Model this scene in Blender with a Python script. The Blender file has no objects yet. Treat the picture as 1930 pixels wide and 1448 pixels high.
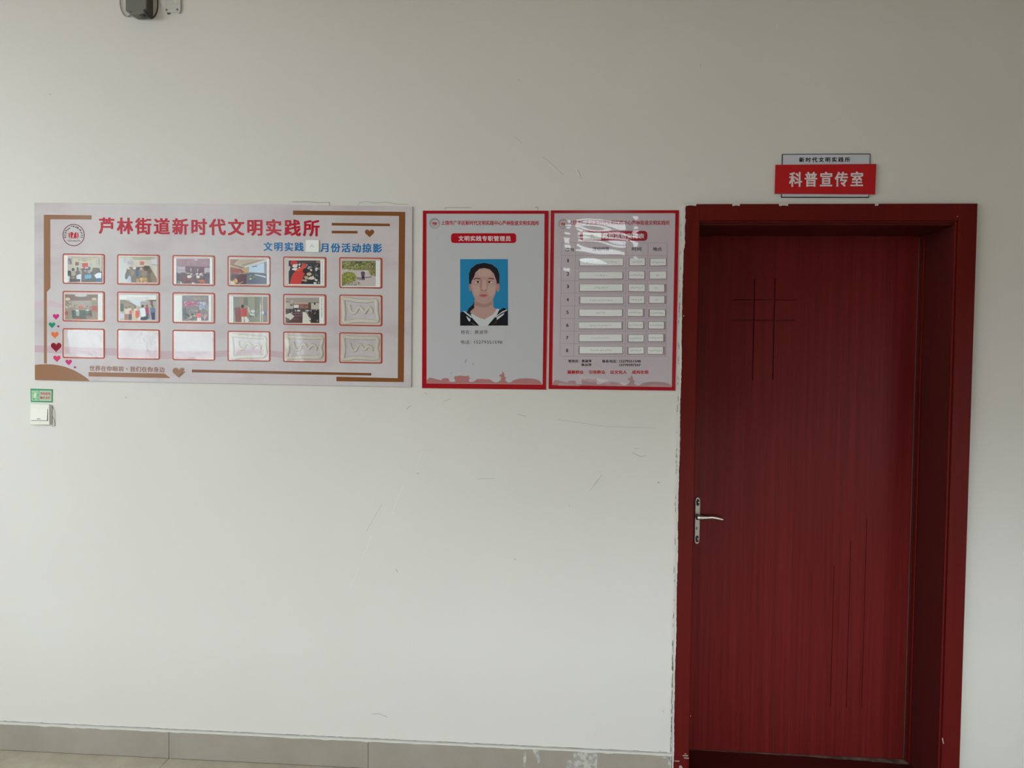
import bpy, bmesh, math, random
from mathutils import Matrix, Vector
R = random.Random(7)
scene = bpy.context.scene
COL = scene.collection

# ------------------------------------------------------------------ camera
F_PX = 1450.0
YAW, PITCH, ROLL = -0.069772, -0.033767, 0.012122
CAM = Vector((0.0, -2.9, 1.6))
def _axes():
    cy, sy, cp, sp = math.cos(YAW), math.sin(YAW), math.cos(PITCH), math.sin(PITCH)
    f = Vector((sy*cp, cy*cp, sp)); rt = Vector((cy, -sy, 0)); up = rt.cross(f)
    return rt*math.cos(ROLL)+up*math.sin(ROLL), -rt*math.sin(ROLL)+up*math.cos(ROLL), f
RT, UP, FW = _axes()
cd = bpy.data.cameras.new('camera'); cam = bpy.data.objects.new('camera', cd); COL.objects.link(cam)
cd.sensor_width = 36.0; cd.lens = F_PX/1930.0*36.0; cd.clip_start = 0.01
m = Matrix.Identity(4)
for i in range(3):
    m[i][0] = RT[i]; m[i][1] = UP[i]; m[i][2] = -FW[i]; m[i][3] = CAM[i]
cam.matrix_world = m
scene.camera = cam
# ------------------------------------------------------------------ exposure, world
vs = scene.view_settings
vs.view_transform = 'Standard'; vs.look = 'None'; vs.gamma = 1.0; vs.use_curve_mapping = False
vs.exposure = 0.10
w = bpy.data.worlds.new('world'); scene.world = w; w.use_nodes = True
w.node_tree.nodes['Background'].inputs[0].default_value = (0.86, 0.965, 1.0, 1)
w.node_tree.nodes['Background'].inputs[1].default_value = 7.4      # bright overcast sky
# ------------------------------------------------------------------ unseen corridor openings, shaped for the light, the low second one added for it (x0, x1, z0, z1), sky portals in them
XL, XR, YF, ZC = -4.4, 4.6, -3.4, 3.3
OPEN_FRONT = [(-4.36, -2.29, 1.12, 3.22), (-1.1, 1.7, .30, 1.27), (.0, .55, 2.45, 2.85), (2.2, 3.3, .6, 1.75)]
OPEN_LEFT = (-3.1, -.9, 1.8, 3.24)      # y0, y1, z0, z1
OPEN_RIGHT = (-2.2, -1.4, .5, 1.5)
def portal(name, c, sx, sy, d):
    ld = bpy.data.lights.new(name, 'AREA'); ld.shape = 'RECTANGLE'; ld.size = sx; ld.size_y = sy; ld.cycles.is_portal = True
    lo = bpy.data.objects.new(name, ld); COL.objects.link(lo); lo.location = c
    lo.rotation_euler = Vector(d).to_track_quat('-Z', 'Z').to_euler()
for a_, b_, c_, d_ in OPEN_FRONT: portal('sky_portal', ((a_+b_)/2, YF-.12, (c_+d_)/2), b_-a_, d_-c_, (0, 1, 0))
portal('sky_portal', (XL-.12, (OPEN_LEFT[0]+OPEN_LEFT[1])/2, (OPEN_LEFT[2]+OPEN_LEFT[3])/2), OPEN_LEFT[1]-OPEN_LEFT[0], OPEN_LEFT[3]-OPEN_LEFT[2], (1, 0, 0))
portal('sky_portal', (XR+.12, (OPEN_RIGHT[0]+OPEN_RIGHT[1])/2, (OPEN_RIGHT[2]+OPEN_RIGHT[3])/2), OPEN_RIGHT[1]-OPEN_RIGHT[0], OPEN_RIGHT[3]-OPEN_RIGHT[2], (-1, 0, 0))

# ------------------------------------------------------------------ helpers
def lin(c):
    c = c/255.0
    return c/12.92 if c <= 0.04045 else ((c+0.055)/1.055)**2.4
def rgb(r, g, b, k=1.0):
    return (min(lin(r)*k, .95), min(lin(g)*k, .95), min(lin(b)*k, .95), 1)

def P(px, py, y=0.0):
    """the point of the plane y that a photo measurement stands for (the wall is y = 0)"""
    d = FW + RT*((px-965)/F_PX) - UP*((py-724)/F_PX)
    t = (y-CAM.y)/d.y
    return Vector((CAM.x+d.x*t, y, CAM.z+d.z*t))

class MB:
    def __init__(s): s.v = []; s.f = []; s.c = []
    def add(s, vs_, fs, c=None):
        o = len(s.v); s.v += [tuple(v) for v in vs_]
        for f in fs: s.f.append(tuple(o+i for i in f)); s.c.append(c)
        return s
    def box(s, x0, x1, y0, y1, z0, z1, c=None):
        v = [(x, y, z) for x in (x0, x1) for y in (y0, y1) for z in (z0, z1)]
        return s.add(v, [(0,1,3,2),(4,6,7,5),(0,4,5,1),(2,3,7,6),(0,2,6,4),(1,5,7,3)], c)
    def prism(s, pts, y0, y1, c=None, px=True):
        """outline (photo px or x,z) given clockwise as seen; back y0, front y1"""
        q = [P(a, b, y1) for a, b in pts] if px else [Vector((a, y1, b)) for a, b in pts]
        n = len(q)
        ar = sum(q[i].x*q[(i+1) % n].z-q[(i+1) % n].x*q[i].z for i in range(n))
        if ar < 0: q.reverse()
        v = [p for p in q]+[Vector((p.x, y0, p.z)) for p in q]
        fs = [tuple(range(n)), tuple(range(2*n-1, n-1, -1))]+[(i, n+i, n+(i+1) % n, (i+1) % n) for i in range(n)]
        return s.add(v, fs, c)
    def flat(s, pts, y, c=None):
        q = [P(a, b, y) for a, b in pts]; n = len(q)
        ar = sum(q[i].x*q[(i+1) % n].z-q[(i+1) % n].x*q[i].z for i in range(n))
        if ar < 0: q.reverse()
        return s.add(q, [tuple(range(n))], c)
    def ring(s, outer, inner, y0, y1, c=None):
        """frame between two outlines of equal count"""
        for i in range(len(outer)):
            j = (i+1) % len(outer)
            s.prism([outer[i], outer[j], inner[j], inner[i]], y0, y1, c)
        return s
    def tube(s, pts, r, n=10, c=None, flat=1.0):
        pts = [Vector(p) for p in pts]; rs = r if isinstance(r, (list, tuple)) else [r]*len(pts)
        vv = []
        for i, p in enumerate(pts):
            t = (pts[min(i+1, len(pts)-1)]-pts[max(i-1, 0)]).normalized()
            a = Vector((0, 1, 0)) if abs(t.y) < .9 else Vector((0, 0, 1))
            u = t.cross(a).normalized(); w_ = t.cross(u).normalized()
            for k in range(n):
                an = 2*math.pi*k/n
                vv.append(p+(u*math.cos(an)+w_*math.sin(an)*flat)*rs[i])
        fs = [(i*n+k, i*n+(k+1) % n, (i+1)*n+(k+1) % n, (i+1)*n+k) for i in range(len(pts)-1) for k in range(n)]
        fs += [tuple(range(n-1, -1, -1)), tuple((len(pts)-1)*n+k for k in range(n))]
        return s.add(vv, fs, c)

ORG = {}
def thing(name, label, cat, loc, group=None, kind=None):
    o = bpy.data.objects.new(name, None); COL.objects.link(o); o.location = loc; o.empty_display_size = .05
    ORG[o.name] = Vector(loc)
    if label: o['label'] = label
    if cat: o['category'] = cat
    if group: o['group'] = group
    if kind: o['kind'] = kind
    return o
def obj(name, mb, mat, parent=None, label=None, cat=None, group=None, kind=None, bevel=0, smooth=False):
    if parent is not None: org = ORG[parent.name]
    else:
        n = max(1, len(mb.v)); org = Vector((sum(v[0] for v in mb.v)/n, max(v[1] for v in mb.v), sum(v[2] for v in mb.v)/n))
        if kind == 'structure': org = Vector((0, 0, 0))
    me = bpy.data.meshes.new(name); me.from_pydata([(v[0]-org.x, v[1]-org.y, v[2]-org.z) for v in mb.v], [], mb.f)
    if any(c is not None for c in mb.c):
        at = me.color_attributes.new('Col', 'FLOAT_COLOR', 'CORNER')
        for p, c in zip(me.polygons, mb.c):
            for li in p.loop_indices: at.data[li].color = c or (1, 1, 1, 1)
    me.materials.append(mat)
    if smooth:
        for p in me.polygons: p.use_smooth = True
    me.update()
    o = bpy.data.objects.new(name, me); COL.objects.link(o)
    if parent is None: o.location = org
    else: o.parent = parent
    ORG[o.name] = org
    if bevel:
        b = o.modifiers.new('bevel', 'BEVEL'); b.width = bevel; b.segments = 2; b.limit_method = 'ANGLE'
    if label: o['label'] = label
    if cat: o['category'] = cat
    if group: o['group'] = group
    if kind: o['kind'] = kind
    return o

def text(name, s, quad, y, mat, parent, spacing=1.0, bold=0.0, label=None, condense=None):
    """lettering whose ink fills the four measured corners TL, TR, BR, BL on plane y"""
    cu = bpy.data.curves.new(name, 'FONT'); cu.body = s; cu.size = 1.0; cu.space_character = spacing
    cu.resolution_u = 3; cu.fill_mode = 'FRONT'
    to = bpy.data.objects.new(name, cu); COL.objects.link(to)
    dg = bpy.context.evaluated_depsgraph_get(); me = bpy.data.meshes.new_from_object(to.evaluated_get(dg))
    COL.objects.unlink(to); bpy.data.objects.remove(to); bpy.data.curves.remove(cu)
    xs = [v.co.x for v in me.vertices]; ys = [v.co.y for v in me.vertices]
    x0, x1, y0, y1 = min(xs), max(xs), min(ys), max(ys)
    q = [P(a, b, y) for a, b in quad]; org = ORG[parent.name]
    # heavy type: the thin outline is laid down several times, a hair apart
    base = [v.co.copy() for v in me.vertices]; faces = [tuple(p.vertices) for p in me.polygons]
    k = bold*1.2; sh = [(0, 0)] if bold < .01 else [(k, k*.6), (-k, k*.6), (k, -k*.6), (-k, -k*.6), (0, 0)]
    W0 = x1-x0+2*k; H0 = y1-y0+1.2*k
    vv, ff = [], []
    for i_, (dx, dy) in enumerate(sh):
        for c_ in base:
            u = (c_.x-x0+k+dx)/W0; t = (y1-c_.y+.6*k+dy)/max(1e-6, H0)
            p = (q[0]*(1-u)+q[1]*u)*(1-t)+(q[3]*(1-u)+q[2]*u)*t
            p.y -= i_*4e-6
            vv.append(p-org)
        ff += [tuple(j+i_*len(base) for j in f_) for f_ in faces]
    bpy.data.meshes.remove(me); me = bpy.data.meshes.new(name); me.from_pydata(vv, [], ff)
    me.materials.append(mat); me.update()
    # face the fill outwards
    if len(me.polygons) and me.polygons[0].normal.y > 0: me.flip_normals()
    o = bpy.data.objects.new(name, me); COL.objects.link(o); o.parent = parent; ORG[o.name] = org
    if label: o['label'] = label
    return o

def scribble(mb, x0, x1, yc, h, n, y, c=None, slope=0.0, vert=False):
    """unreadably small print: n tiny clusters of strokes"""
    for i in range(n):
        t = (i+.5)/n; g = h*.8
        cx = x0+(x1-x0)*t if not vert else yc; cyy = yc+slope*(x1-x0)*t if not vert else x0+(x1-x0)*t
        for k in range(3):
            a = cx+R.uniform(-.3, .3)*g; b = cyy+R.uniform(-.42, .42)*h
            if R.random() < .5: q = [(a-g*.32, b-h*.07), (a+g*.32, b-h*.07), (a+g*.32, b+h*.07), (a-g*.32, b+h*.07)]
            else: q = [(a-h*.07, b-h*.38), (a+h*.07, b-h*.38), (a+h*.07, b+h*.38), (a-h*.07, b+h*.38)]
            mb.flat(q, y, c)
    return mb

def rect(x0, y0, x1, y1, s=0.0):
    """px rectangle whose top and bottom fall by s per px to the right"""
    return [(x0, y0), (x1, y0+(x1-x0)*s), (x1, y1+(x1-x0)*s), (x0, y1)]
def rrect(x0, y0, x1, y1, r, n=4, s=0.0):
    o = []
    for cx, cy, a0 in ((x1-r, y0+r, -90), (x1-r, y1-r, 0), (x0+r, y1-r, 90), (x0+r, y0+r, 180)):
        for k in range(n+1):
            a = math.radians(a0+90*k/n); X = cx+r*math.cos(a); o.append((X, cy+r*math.sin(a)+(X-x0)*s))
    return o
def ell(cx, cy, rx, ry=None, n=20):
    ry = ry or rx
    return [(cx+rx*math.cos(2*math.pi*k/n), cy+ry*math.sin(2*math.pi*k/n)) for k in range(n)]
def heart(cx, cy, w_, h_, n=28):
    o = []
    for k in range(n):
        t = 2*math.pi*k/n
        x = 16*math.sin(t)**3; y = 13*math.cos(t)-5*math.cos(2*t)-2*math.cos(3*t)-math.cos(4*t)
        o.append((cx+x/32*w_, cy-(y+2.5)/29*h_))
    return o

# ------------------------------------------------------------------ materials
def mat_new(name):
    m = bpy.data.materials.new(name); m.use_nodes = True
    nt = m.node_tree; return m, nt, nt.nodes['Principled BSDF']
def plain(name, colr, rough=.5, metal=0, coat=0, spec=.5):
    m, nt, b = mat_new(name); b.inputs['Base Color'].default_value = colr
    b.inputs['Roughness'].default_value = rough; b.inputs['Metallic'].default_value = metal
    b.inputs['Coat Weight'].default_value = coat; b.inputs['Specular IOR Level'].default_value = spec
    return m
def tex(nt, scale, detail=4, rough=.5, sc=(1, 1, 1), loc=(0, 0, 0), kind='ShaderNodeTexNoise'):
    tc = nt.nodes.new('ShaderNodeTexCoord'); mp = nt.nodes.new('ShaderNodeMapping')
    mp.inputs['Scale'].default_value = sc; mp.inputs['Location'].default_value = loc
    n = nt.nodes.new(kind); n.inputs['Scale'].default_value = scale
    if kind == 'ShaderNodeTexNoise':
        n.inputs['Detail'].default_value = detail; n.inputs['Roughness'].default_value = rough
    nt.links.new(tc.outputs['Object'], mp.inputs[0]); nt.links.new(mp.outputs[0], n.inputs['Vector'])
    return n
def ramp(nt, src, stops):
    r = nt.nodes.new('ShaderNodeValToRGB'); e = r.color_ramp.elements
    e[0].position, e[0].color = stops[0]; e[1].position, e[1].color = stops[-1]
    for p, c in stops[1:-1]:
        x = e.new(p); x.color = c
    nt.links.new(src, r.inputs[0]); return r
def bump(nt, b, src, st, dist=.002):
    bn = nt.nodes.new('ShaderNodeBump'); bn.inputs['Strength'].default_value = st; bn.inputs['Distance'].default_value = dist
    nt.links.new(src, bn.inputs['Height']); nt.links.new(bn.outputs[0], b.inputs['Normal']); return bn

def m_wall():
    m, nt, b = mat_new('wall_paint')
    n = tex(nt, 1.3, 3)
    r = ramp(nt, n.outputs['Fac'], [(.3, (.700, .670, .635, 1)), (.7, (.728, .700, .665, 1))])
    nt.links.new(r.outputs[0], b.inputs['Base Color']); b.inputs['Roughness'].default_value = .62
    b.inputs['Specular IOR Level'].default_value = .3
    n2 = tex(nt, 7, 5, .6); bump(nt, b, n2.outputs['Fac'], .35, .004)
    return m
def m_wood(name, a, c, rough=.38, bst=.1):
    m, nt, b = mat_new(name)
    n = tex(nt, 2.2, 5, .6, (34, 34, .55))
    n2 = tex(nt, 1.0, 3, .5, (150, 150, 6))
    mx = nt.nodes.new('ShaderNodeMath'); mx.operation = 'MULTIPLY_ADD'; mx.inputs[1].default_value = .35
    nt.links.new(n2.outputs['Fac'], mx.inputs[0]); nt.links.new(n.outputs['Fac'], mx.inputs[2])
    r = ramp(nt, mx.outputs[0], [(.38, a), (.98, c)])
    nt.links.new(r.outputs[0], b.inputs['Base Color']); b.inputs['Roughness'].default_value = rough
    b.inputs['Specular IOR Level'].default_value = .09
    bump(nt, b, n2.outputs['Fac'], bst, .0006)
    return m
def m_tile(name, a, c, rough, sc=9):
    m, nt, b = mat_new(name)
    n = tex(nt, sc, 6, .65); r = ramp(nt, n.outputs['Fac'], [(.35, a), (.65, c)])
    nt.links.new(r.outputs[0], b.inputs['Base Color']); b.inputs['Roughness'].default_value = rough
    return m
def m_sheet(name, rough=.04, bmp=0, tint=(1, 1, 1, 1), k=1.0):
    m = bpy.data.materials.new(name); m.use_nodes = True; nt = m.node_tree; nt.nodes.clear()
    o = nt.nodes.new('ShaderNodeOutputMaterial'); mx = nt.nodes.new('ShaderNodeMixShader')
    tr = nt.nodes.new('ShaderNodeBsdfTransparent'); gl = nt.nodes.new('ShaderNodeBsdfGlossy'); fr = nt.nodes.new('ShaderNodeLayerWeight')
    fr.inputs[0].default_value = .5; gl.inputs['Roughness'].default_value = rough; tr.inputs[0].default_value = tint
    pw = nt.nodes.new('ShaderNodeMath'); pw.operation = 'POWER'; pw.inputs[1].default_value = 5      # Schlick, the same from both sides
    ma = nt.nodes.new('ShaderNodeMath'); ma.operation = 'MULTIPLY_ADD'; ma.inputs[1].default_value = .9*min(k, 1); ma.inputs[2].default_value = .04*k
    nt.links.new(fr.outputs['Facing'], pw.inputs[0]); nt.links.new(pw.outputs[0], ma.inputs[0]); nt.links.new(ma.outputs[0], mx.inputs[0])
    nt.links.new(tr.outputs[0], mx.inputs[1]); nt.links.new(gl.outputs[0], mx.inputs[2]); nt.links.new(mx.outputs[0], o.inputs[0])
    if bmp:
        n = tex(nt, 9, 3); bn = nt.nodes.new('ShaderNodeBump'); bn.inputs['Strength'].default_value = bmp; bn.inputs['Distance'].default_value = .01
        nt.links.new(n.outputs['Fac'], bn.inputs['Height']); nt.links.new(bn.outputs[0], gl.inputs['Normal']); nt.links.new(bn.outputs[0], fr.inputs['Normal'])
    return m
def m_vcol(name, rough=.4, spec=.5):
    m, nt, b = mat_new(name); a = nt.nodes.new('ShaderNodeVertexColor'); a.layer_name = 'Col'
    nt.links.new(a.outputs[0], b.inputs['Base Color']); b.inputs['Roughness'].default_value = rough
    b.inputs['Specular IOR Level'].default_value = spec
    return m
def m_board():
    m, nt, b = mat_new('board_print')
    n = tex(nt, 3.2, 4, .55, (1, 1, 2.2)); n2 = tex(nt, 14, 3, .5, (1.5, 1, .35))
    r = ramp(nt, n.outputs['Fac'], [(.36, (.60, .52, .55, 1)), (.5, (.65, .59, .61, 1)), (.62, (.655, .61, .625, 1))])
    mx = nt.nodes.new('ShaderNodeMixRGB'); mx.blend_type = 'MULTIPLY'; mx.inputs[0].default_value = .10
    nt.links.new(r.outputs[0], mx.inputs[1]); nt.links.new(n2.outputs['Fac'], mx.inputs[2])
    nt.links.new(mx.outputs[0], b.inputs['Base Color']); b.inputs['Roughness'].default_value = .12; b.inputs['Specular IOR Level'].default_value = .09
    return m

M = {}
M['wall'] = m_wall()
M['ceiling'] = plain('ceiling_paint', (.84, .73, .61, 1), .8)
M['leaf'] = m_wood('door_wood', (.116, .0105, .0098, 1), (.196, .0190, .0178, 1), .36)
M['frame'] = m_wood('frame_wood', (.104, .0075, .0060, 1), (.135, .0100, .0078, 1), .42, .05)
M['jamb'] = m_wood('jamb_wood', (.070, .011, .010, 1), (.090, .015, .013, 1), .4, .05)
M['groove'] = plain('groove_dark', (.035, .006, .006, 1), .6)
M['floor'] = m_tile('floor_tile', (.42, .37, .29, 1), (.50, .45, .36, 1), .22)
M['grout'] = plain('grout', (.16, .14, .11, 1), .9)
M['skirt'] = m_tile('skirting_tile', (.325, .285, .24, 1), (.37, .325, .28, 1), .3, 5)
M['white'] = plain('white_filler', (.66, .64, .60, 1), .8)
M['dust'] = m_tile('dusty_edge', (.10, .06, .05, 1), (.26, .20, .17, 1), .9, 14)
M['dirt'] = plain('dirt_line', (.25, .23, .20, 1), .9)
M['glass'] = m_sheet('window_glass', .01)
M['acryl'] = m_sheet('clear_acrylic', .08, .03, (1, 1, 1, 1), .22)
M['acryl2'] = m_sheet('clear_acrylic_glossier', .12, .35, (1, 1, 1, 1), .8)  # film is made up: reflection raised to brighten the lowest pockets
M['film'] = m_sheet('laminate_film', .03, .0, (1, 1, 1, 1), 1.4)
M['board'] = m_board()
M['gloss'] = m_vcol('printed_ink', .12, .09)
M['ink'] = m_vcol('flat_ink', .35, .15)
M['paper'] = plain('paper', (.87, .88, .87, 1), .6, spec=.2)
M['pwhite'] = plain('white_plastic', (.80, .77, .70, 1), .35)
M['pside'] = plain('white_plastic_darker', (.66, .63, .57, 1), .4)  # the white plastic again, a tone darker
M['black'] = plain('black_rubber', (.02, .018, .016, 1), .5)
M['housing'] = plain('grey_housing', (.155, .155, .135, 1), .5)
M['housing2'] = plain('grey_housing_shaded', (.085, .072, .062, 1), .6)  # darker copy of the housing grey, side shade put into the colour
M['galv'] = plain('galvanised_plate', (.56, .56, .54, 1), .45, .35)
M['grey'] = plain('grey_cable', (.34, .33, .31, 1), .6)
M['chrome'] = plain('brushed_steel', (.62, .58, .54, 1), .28, 1)
M['chromed'] = plain('worn_steel', (.30, .26, .22, 1), .4, .9)
M['dark'] = plain('dark_hollow', (.02, .014, .012, 1), .6)
M['glue'] = plain('dried_adhesive', (.64, .60, .52, 1), .6, spec=.2)
M['alu'] = plain('window_aluminium', (.55, .56, .57, 1), .4, .3)

# ink colours: photo colour, raised for the daylight level at the boards
K = 1.32
def ink(r, g, b): return rgb(r, g, b, K)
INKS = {}
def im(name, r, g, b, rough=.12):
    if name not in INKS: INKS[name] = plain('ink_'+name, ink(r, g, b), rough, spec=.09)
    return INKS[name]

# ------------------------------------------------------------------ the corridor
dL, dR = P(1286.6, 387).x, P(1841, 385).x
CL, CR = P(1275, 1060).x, P(1815, 1100).x            # outer edges of the casing
CT = P(1560, 386).z
IL, IR = P(1307.0, 980, -.018).x, P(1798, 700, -.018).x     # inner edges of the casing
IT = P(1560, 415.5, -.018).z
wall = MB()
ho = .02
wall.box(XL, CL+ho, 0, .30, 0, ZC); wall.box(CR-ho, XR, 0, .30, 0, ZC); wall.box(CL+ho, CR-ho, 0, .30, CT-ho, ZC)
WB = obj('wall_back', wall, M['wall'], kind='structure')
FL = obj('floor', MB().box(XL, XR, YF-.25, .6, -.12, -.006), M['grout'], kind='structure')
obj('ceiling', MB().box(XL, XR, YF-.25, .30, ZC, ZC+.12), M['ceiling'], kind='structure')
# opposite wall with its openings, shaped for the light
ops = OPEN_FRONT
f = MB(); gx = sorted({XL, XR, *[q for o_ in ops for q in o_[:2]]})
for xa, xb in zip(gx, gx[1:]):
    z = 0.0
    for o_ in sorted([o_ for o_ in ops if o_[0] <= xa and o_[1] >= xb], key=lambda q: q[2]):
        f.box(xa, xb, YF-.25, YF, z, o_[2]); z = o_[3]
    f.box(xa, xb, YF-.25, YF, z, ZC)
obj('wall_front', f, plain('beige_paint', (.52, .45, .37, 1), .7), kind='structure')
for i, (a, b, z0, z1) in enumerate(ops):
    wn = thing('window_%d' % (i+1), None, None, ((a+b)/2, YF, z0), kind='structure')  # out of view; the low one is added to light the lower wall
    bars = [a, b] if b-a < 1 else [a, a+.87, b-.36, b] if a < 0 else [a, a+1.05, a+2.1, b]
    for bx_ in bars:
        obj('frame_bar', MB().box(max(a, bx_-.035), min(b, bx_+.035), YF-.06, YF+.06, z0, z1), M['alu'], wn)
    for zz in ([z0, z1] if b-a > 1 else [z0, (z0+z1)/2, z1]):
        obj('frame_bar', MB().box(a, b, YF-.06, YF+.06, max(z0, zz-.03), min(z1, zz+.03)), M['alu'], wn)
    obj('pane', MB().box(a, b, YF-.045, YF-.04, z0, z1), M['glass'], wn)
for nm, xa, xb, (y0, y1, z0, z1), wn_ in (('wall_left', XL-.2, XL, OPEN_LEFT, 'window_4'), ('wall_right', XR, XR+.2, OPEN_RIGHT, 'window_5')):
    e = MB()
    e.box(xa, xb, YF-.25, y0, 0, ZC); e.box(xa, xb, y1, .30, 0, ZC); e.box(xa, xb, y0, y1, 0, z0); e.box(xa, xb, y0, y1, z1, ZC)
    obj(nm, e, M['wall'], kind='structure')
    x0, x1 = (xa+xb)/2-.03, (xa+xb)/2+.03
    wn = thing(wn_, None, None, (x0, (y0+y1)/2, z0), kind='structure')
    for yy in (y0, (y0+y1)/2, y1): obj('frame_bar', MB().box(x0, x1, max(y0, yy-.03), min(y1, yy+.03), z0, z1), M['alu'], wn)
    for zz in (z0, z1): obj('frame_bar', MB().box(x0, x1, y0, y1, max(z0, zz-.03), min(z1, zz+.03)), M['alu'], wn)
    obj('pane', MB().box((x0+x1)/2-.003, (x0+x1)/2+.003, y0, y1, z0, z1), M['glass'], wn)
obj('ground_outside', MB().box(-60, 60, -80, 60, -3.6, -3.5), plain('ground_outside', (.16, .15, .13, 1), .9), kind='structure')

# skirting of single tiles, joints 0.8 m apart as measured
ST = .107
J0 = P(318.5, 1420, -.009).x
sk = thing('baseboard_back', None, None, (0, 0, 0), kind='structure')
x = J0-.8*3
first = None
while x < CL-.001:
    x1 = min(x+.8, CL-.004)
    t = MB().box(x+.0008, x1-.0008, -.009, -.0005, .0, ST)
    o = obj('tile', t, M['skirt'], sk, bevel=.0008)
    x = x+.8
x = CR+.004
while x < XR-.1:
    obj('tile', MB().box(x+.0008, min(x+.8, XR)-.0008, -.009, -.0005, 0, ST), M['skirt'], sk, bevel=.0008); x += .8
# ragged white filler above the skirting and smears over it
def ragged(x0, x1, z0, z1, n, y, jt, jb=0.0):
    mb = MB(); prev = None
    for i in range(n+1):
        xx = x0+(x1-x0)*i/n
        cur = (xx, z0-R.random()*jb*(R.random() < .35), z1+R.uniform(-jt, jt))
        if prev: mb.prism([(prev[0], prev[2]), (cur[0], cur[2]), (cur[0], cur[1]), (prev[0], prev[1])], 0, y, px=False)
        prev = cur
    return mb
obj('filler_strip', ragged(J0-.8*3, CL, ST-.001, ST+.0055, 160, -.0096, .0006, .004), M['white'], sk)
obj('dirt_line', ragged(-2.4, CL-.02, ST+.006, ST+.0078, 200, -.0006, .0009), M['dirt'], sk)
sm = MB()
YS = -.0094
for q in ([(986, 1418), (992, 1418), (991, 1448), (987, 1448)], [(1003, 1412), (1019, 1414), (1017, 1436), (1015, 1440)],
          [(1081, 1418), (1126, 1421), (1125, 1462), (1080, 1462)], [(1068, 1435), (1078, 1432), (1077, 1460), (1066, 1460)],
          [(1258, 1428), (1266, 1428), (1265, 1470), (1262, 1470)], [(1244, 1424), (1264, 1427), (1262, 1432), (1248, 1429)]):
    sm.flat(q, YS)
msm, nts, bs = mat_new('filler_smear'); bs.inputs['Base Color'].default_value = (.6, .58, .54, 1); bs.inputs['Roughness'].default_value = .7
ns = tex(nts, 60, 4); rs_ = ramp(nts, ns.outputs['Fac'], [(.3, (.25, .25, .25, 1)), (.6, (.85, .85, .85, 1))]); nts.links.new(rs_.outputs[0], bs.inputs['Alpha'])
obj('filler_smear', sm, msm, sk)

# floor tiles
tm = None
zf = 0.0
rows = [(-4.2+i*.8, -4.2+(i+1)*.8) for i in range(5)]+[(-.2, -.0092)]
rows = [(-.0092-.8*(i+1), -.0092-.8*i) for i in range(5)]
i0 = int((XL-J0)/.8)
for (y0, y1) in rows:
    for i in range(i0, i0+14):
        a = J0+.8*i; b = a+.8
        if a < XL or b > XR+.1: continue
        if tm is None:
            o = obj('tile', MB().box(.0012, .7988, .0012, .7988, -.01, 0), M['floor'], FL); tm = o
            o.location = (a, y0, 0)
        else:
            o = tm.copy(); COL.objects.link(o); o.location = (a, y0, 0)

# ------------------------------------------------------------------ small wall damage
def stroke(mb, pts, wd, y=-.0004, c=None):
    for i in range(len(pts)-1):
        (x0, y0), (x1, y1) = pts[i], pts[i+1]; L = math.hypot(x1-x0, y1-y0) or 1
        nx, ny = -(y1-y0)/L*wd/2, (x1-x0)/L*wd/2
        mb.flat([(x0+nx, y0+ny), (x1+nx, y1+ny), (x1-nx, y1-ny), (x0-nx, y0-ny)], y, c)
    return mb
mk = MB()
dk = (.40, .385, .36, 1); vd = (.16, .15, .14, 1); lt = (.80, .785, .75, 1); md = (.52, .50, .47, 1)
for c, wd, pts in [
    (md, 1.0, [(1021, 296), (1031, 301), (1042, 311), (1062, 330)]), (lt, 1.0, [(1036, 310), (1046, 319), (1052, 325)]),
    (md, 1.6, [(1088, 320), (1093, 327), (1095, 337)]), (lt, 1.1, [(1085, 315), (1088, 325), (1092, 333)]),
    (md, .8, [(969, 257), (978, 264), (984, 271)]),
    (dk, .9, [(766, 772), (775, 764)]), (vd, 1.3, [(1240, 909), (1243, 911)]), (dk, .8, [(975, 781), (992, 785)]),
    (md, .8, [(1050, 791), (1100, 798), (1140, 804), (1235, 807)]), (dk, .9, [(1192, 854), (1208, 861), (1218, 859)]), (md, .8, [(1195, 846), (1205, 845)]),
    (dk, 1.3, [(746, 1073), (750, 1079)]), (vd, 1.2, [(970, 1054), (971, 1056)]), (dk, 1.0, [(1073, 952), (1074, 955)]),
    (vd, 1.5, [(237, 749), (238, 750.5)]), (dk, 1, [(93, 176), (95, 180)]), (lt, .8, [(795, 850), (785, 885)]), (lt, .8, [(760, 915), (745, 950), (740, 970)]),
    (lt, .8, [(700, 1010), (686, 1045), (660, 1110)]), (md, .7, [(720, 950), (690, 1003)]), (dk, .8, [(785, 892), (790, 893)]),
    (dk, 1.0, [(700, 1346), (715, 1346), (730, 1352)]), (dk, 1, [(1248, 1340), (1251, 1343)]), (vd, 1.2, [(1244, 1415), (1245, 1416)]),
    (dk, 1.1, [(976, 150), (979, 151)]), (dk, .9, [(1320, 120), (1321, 126)]), (md, 1.2, [(1120, 915), (1135, 895)]), (lt, 1, [(1463, 46), (1466, 52), (1462, 55)]),
    (dk, .9, [(800, 740), (806, 744)]), (md, .8, [(835, 757), (850, 752)]), (md, .8, [(900, 903), (932, 902)]), (md, .9, [(1112, 925), (1128, 903)])]:
    stroke(mk, pts, wd, c=c)
obj('scuff', mk, M['ink'], WB, kind='stuff')
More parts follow.
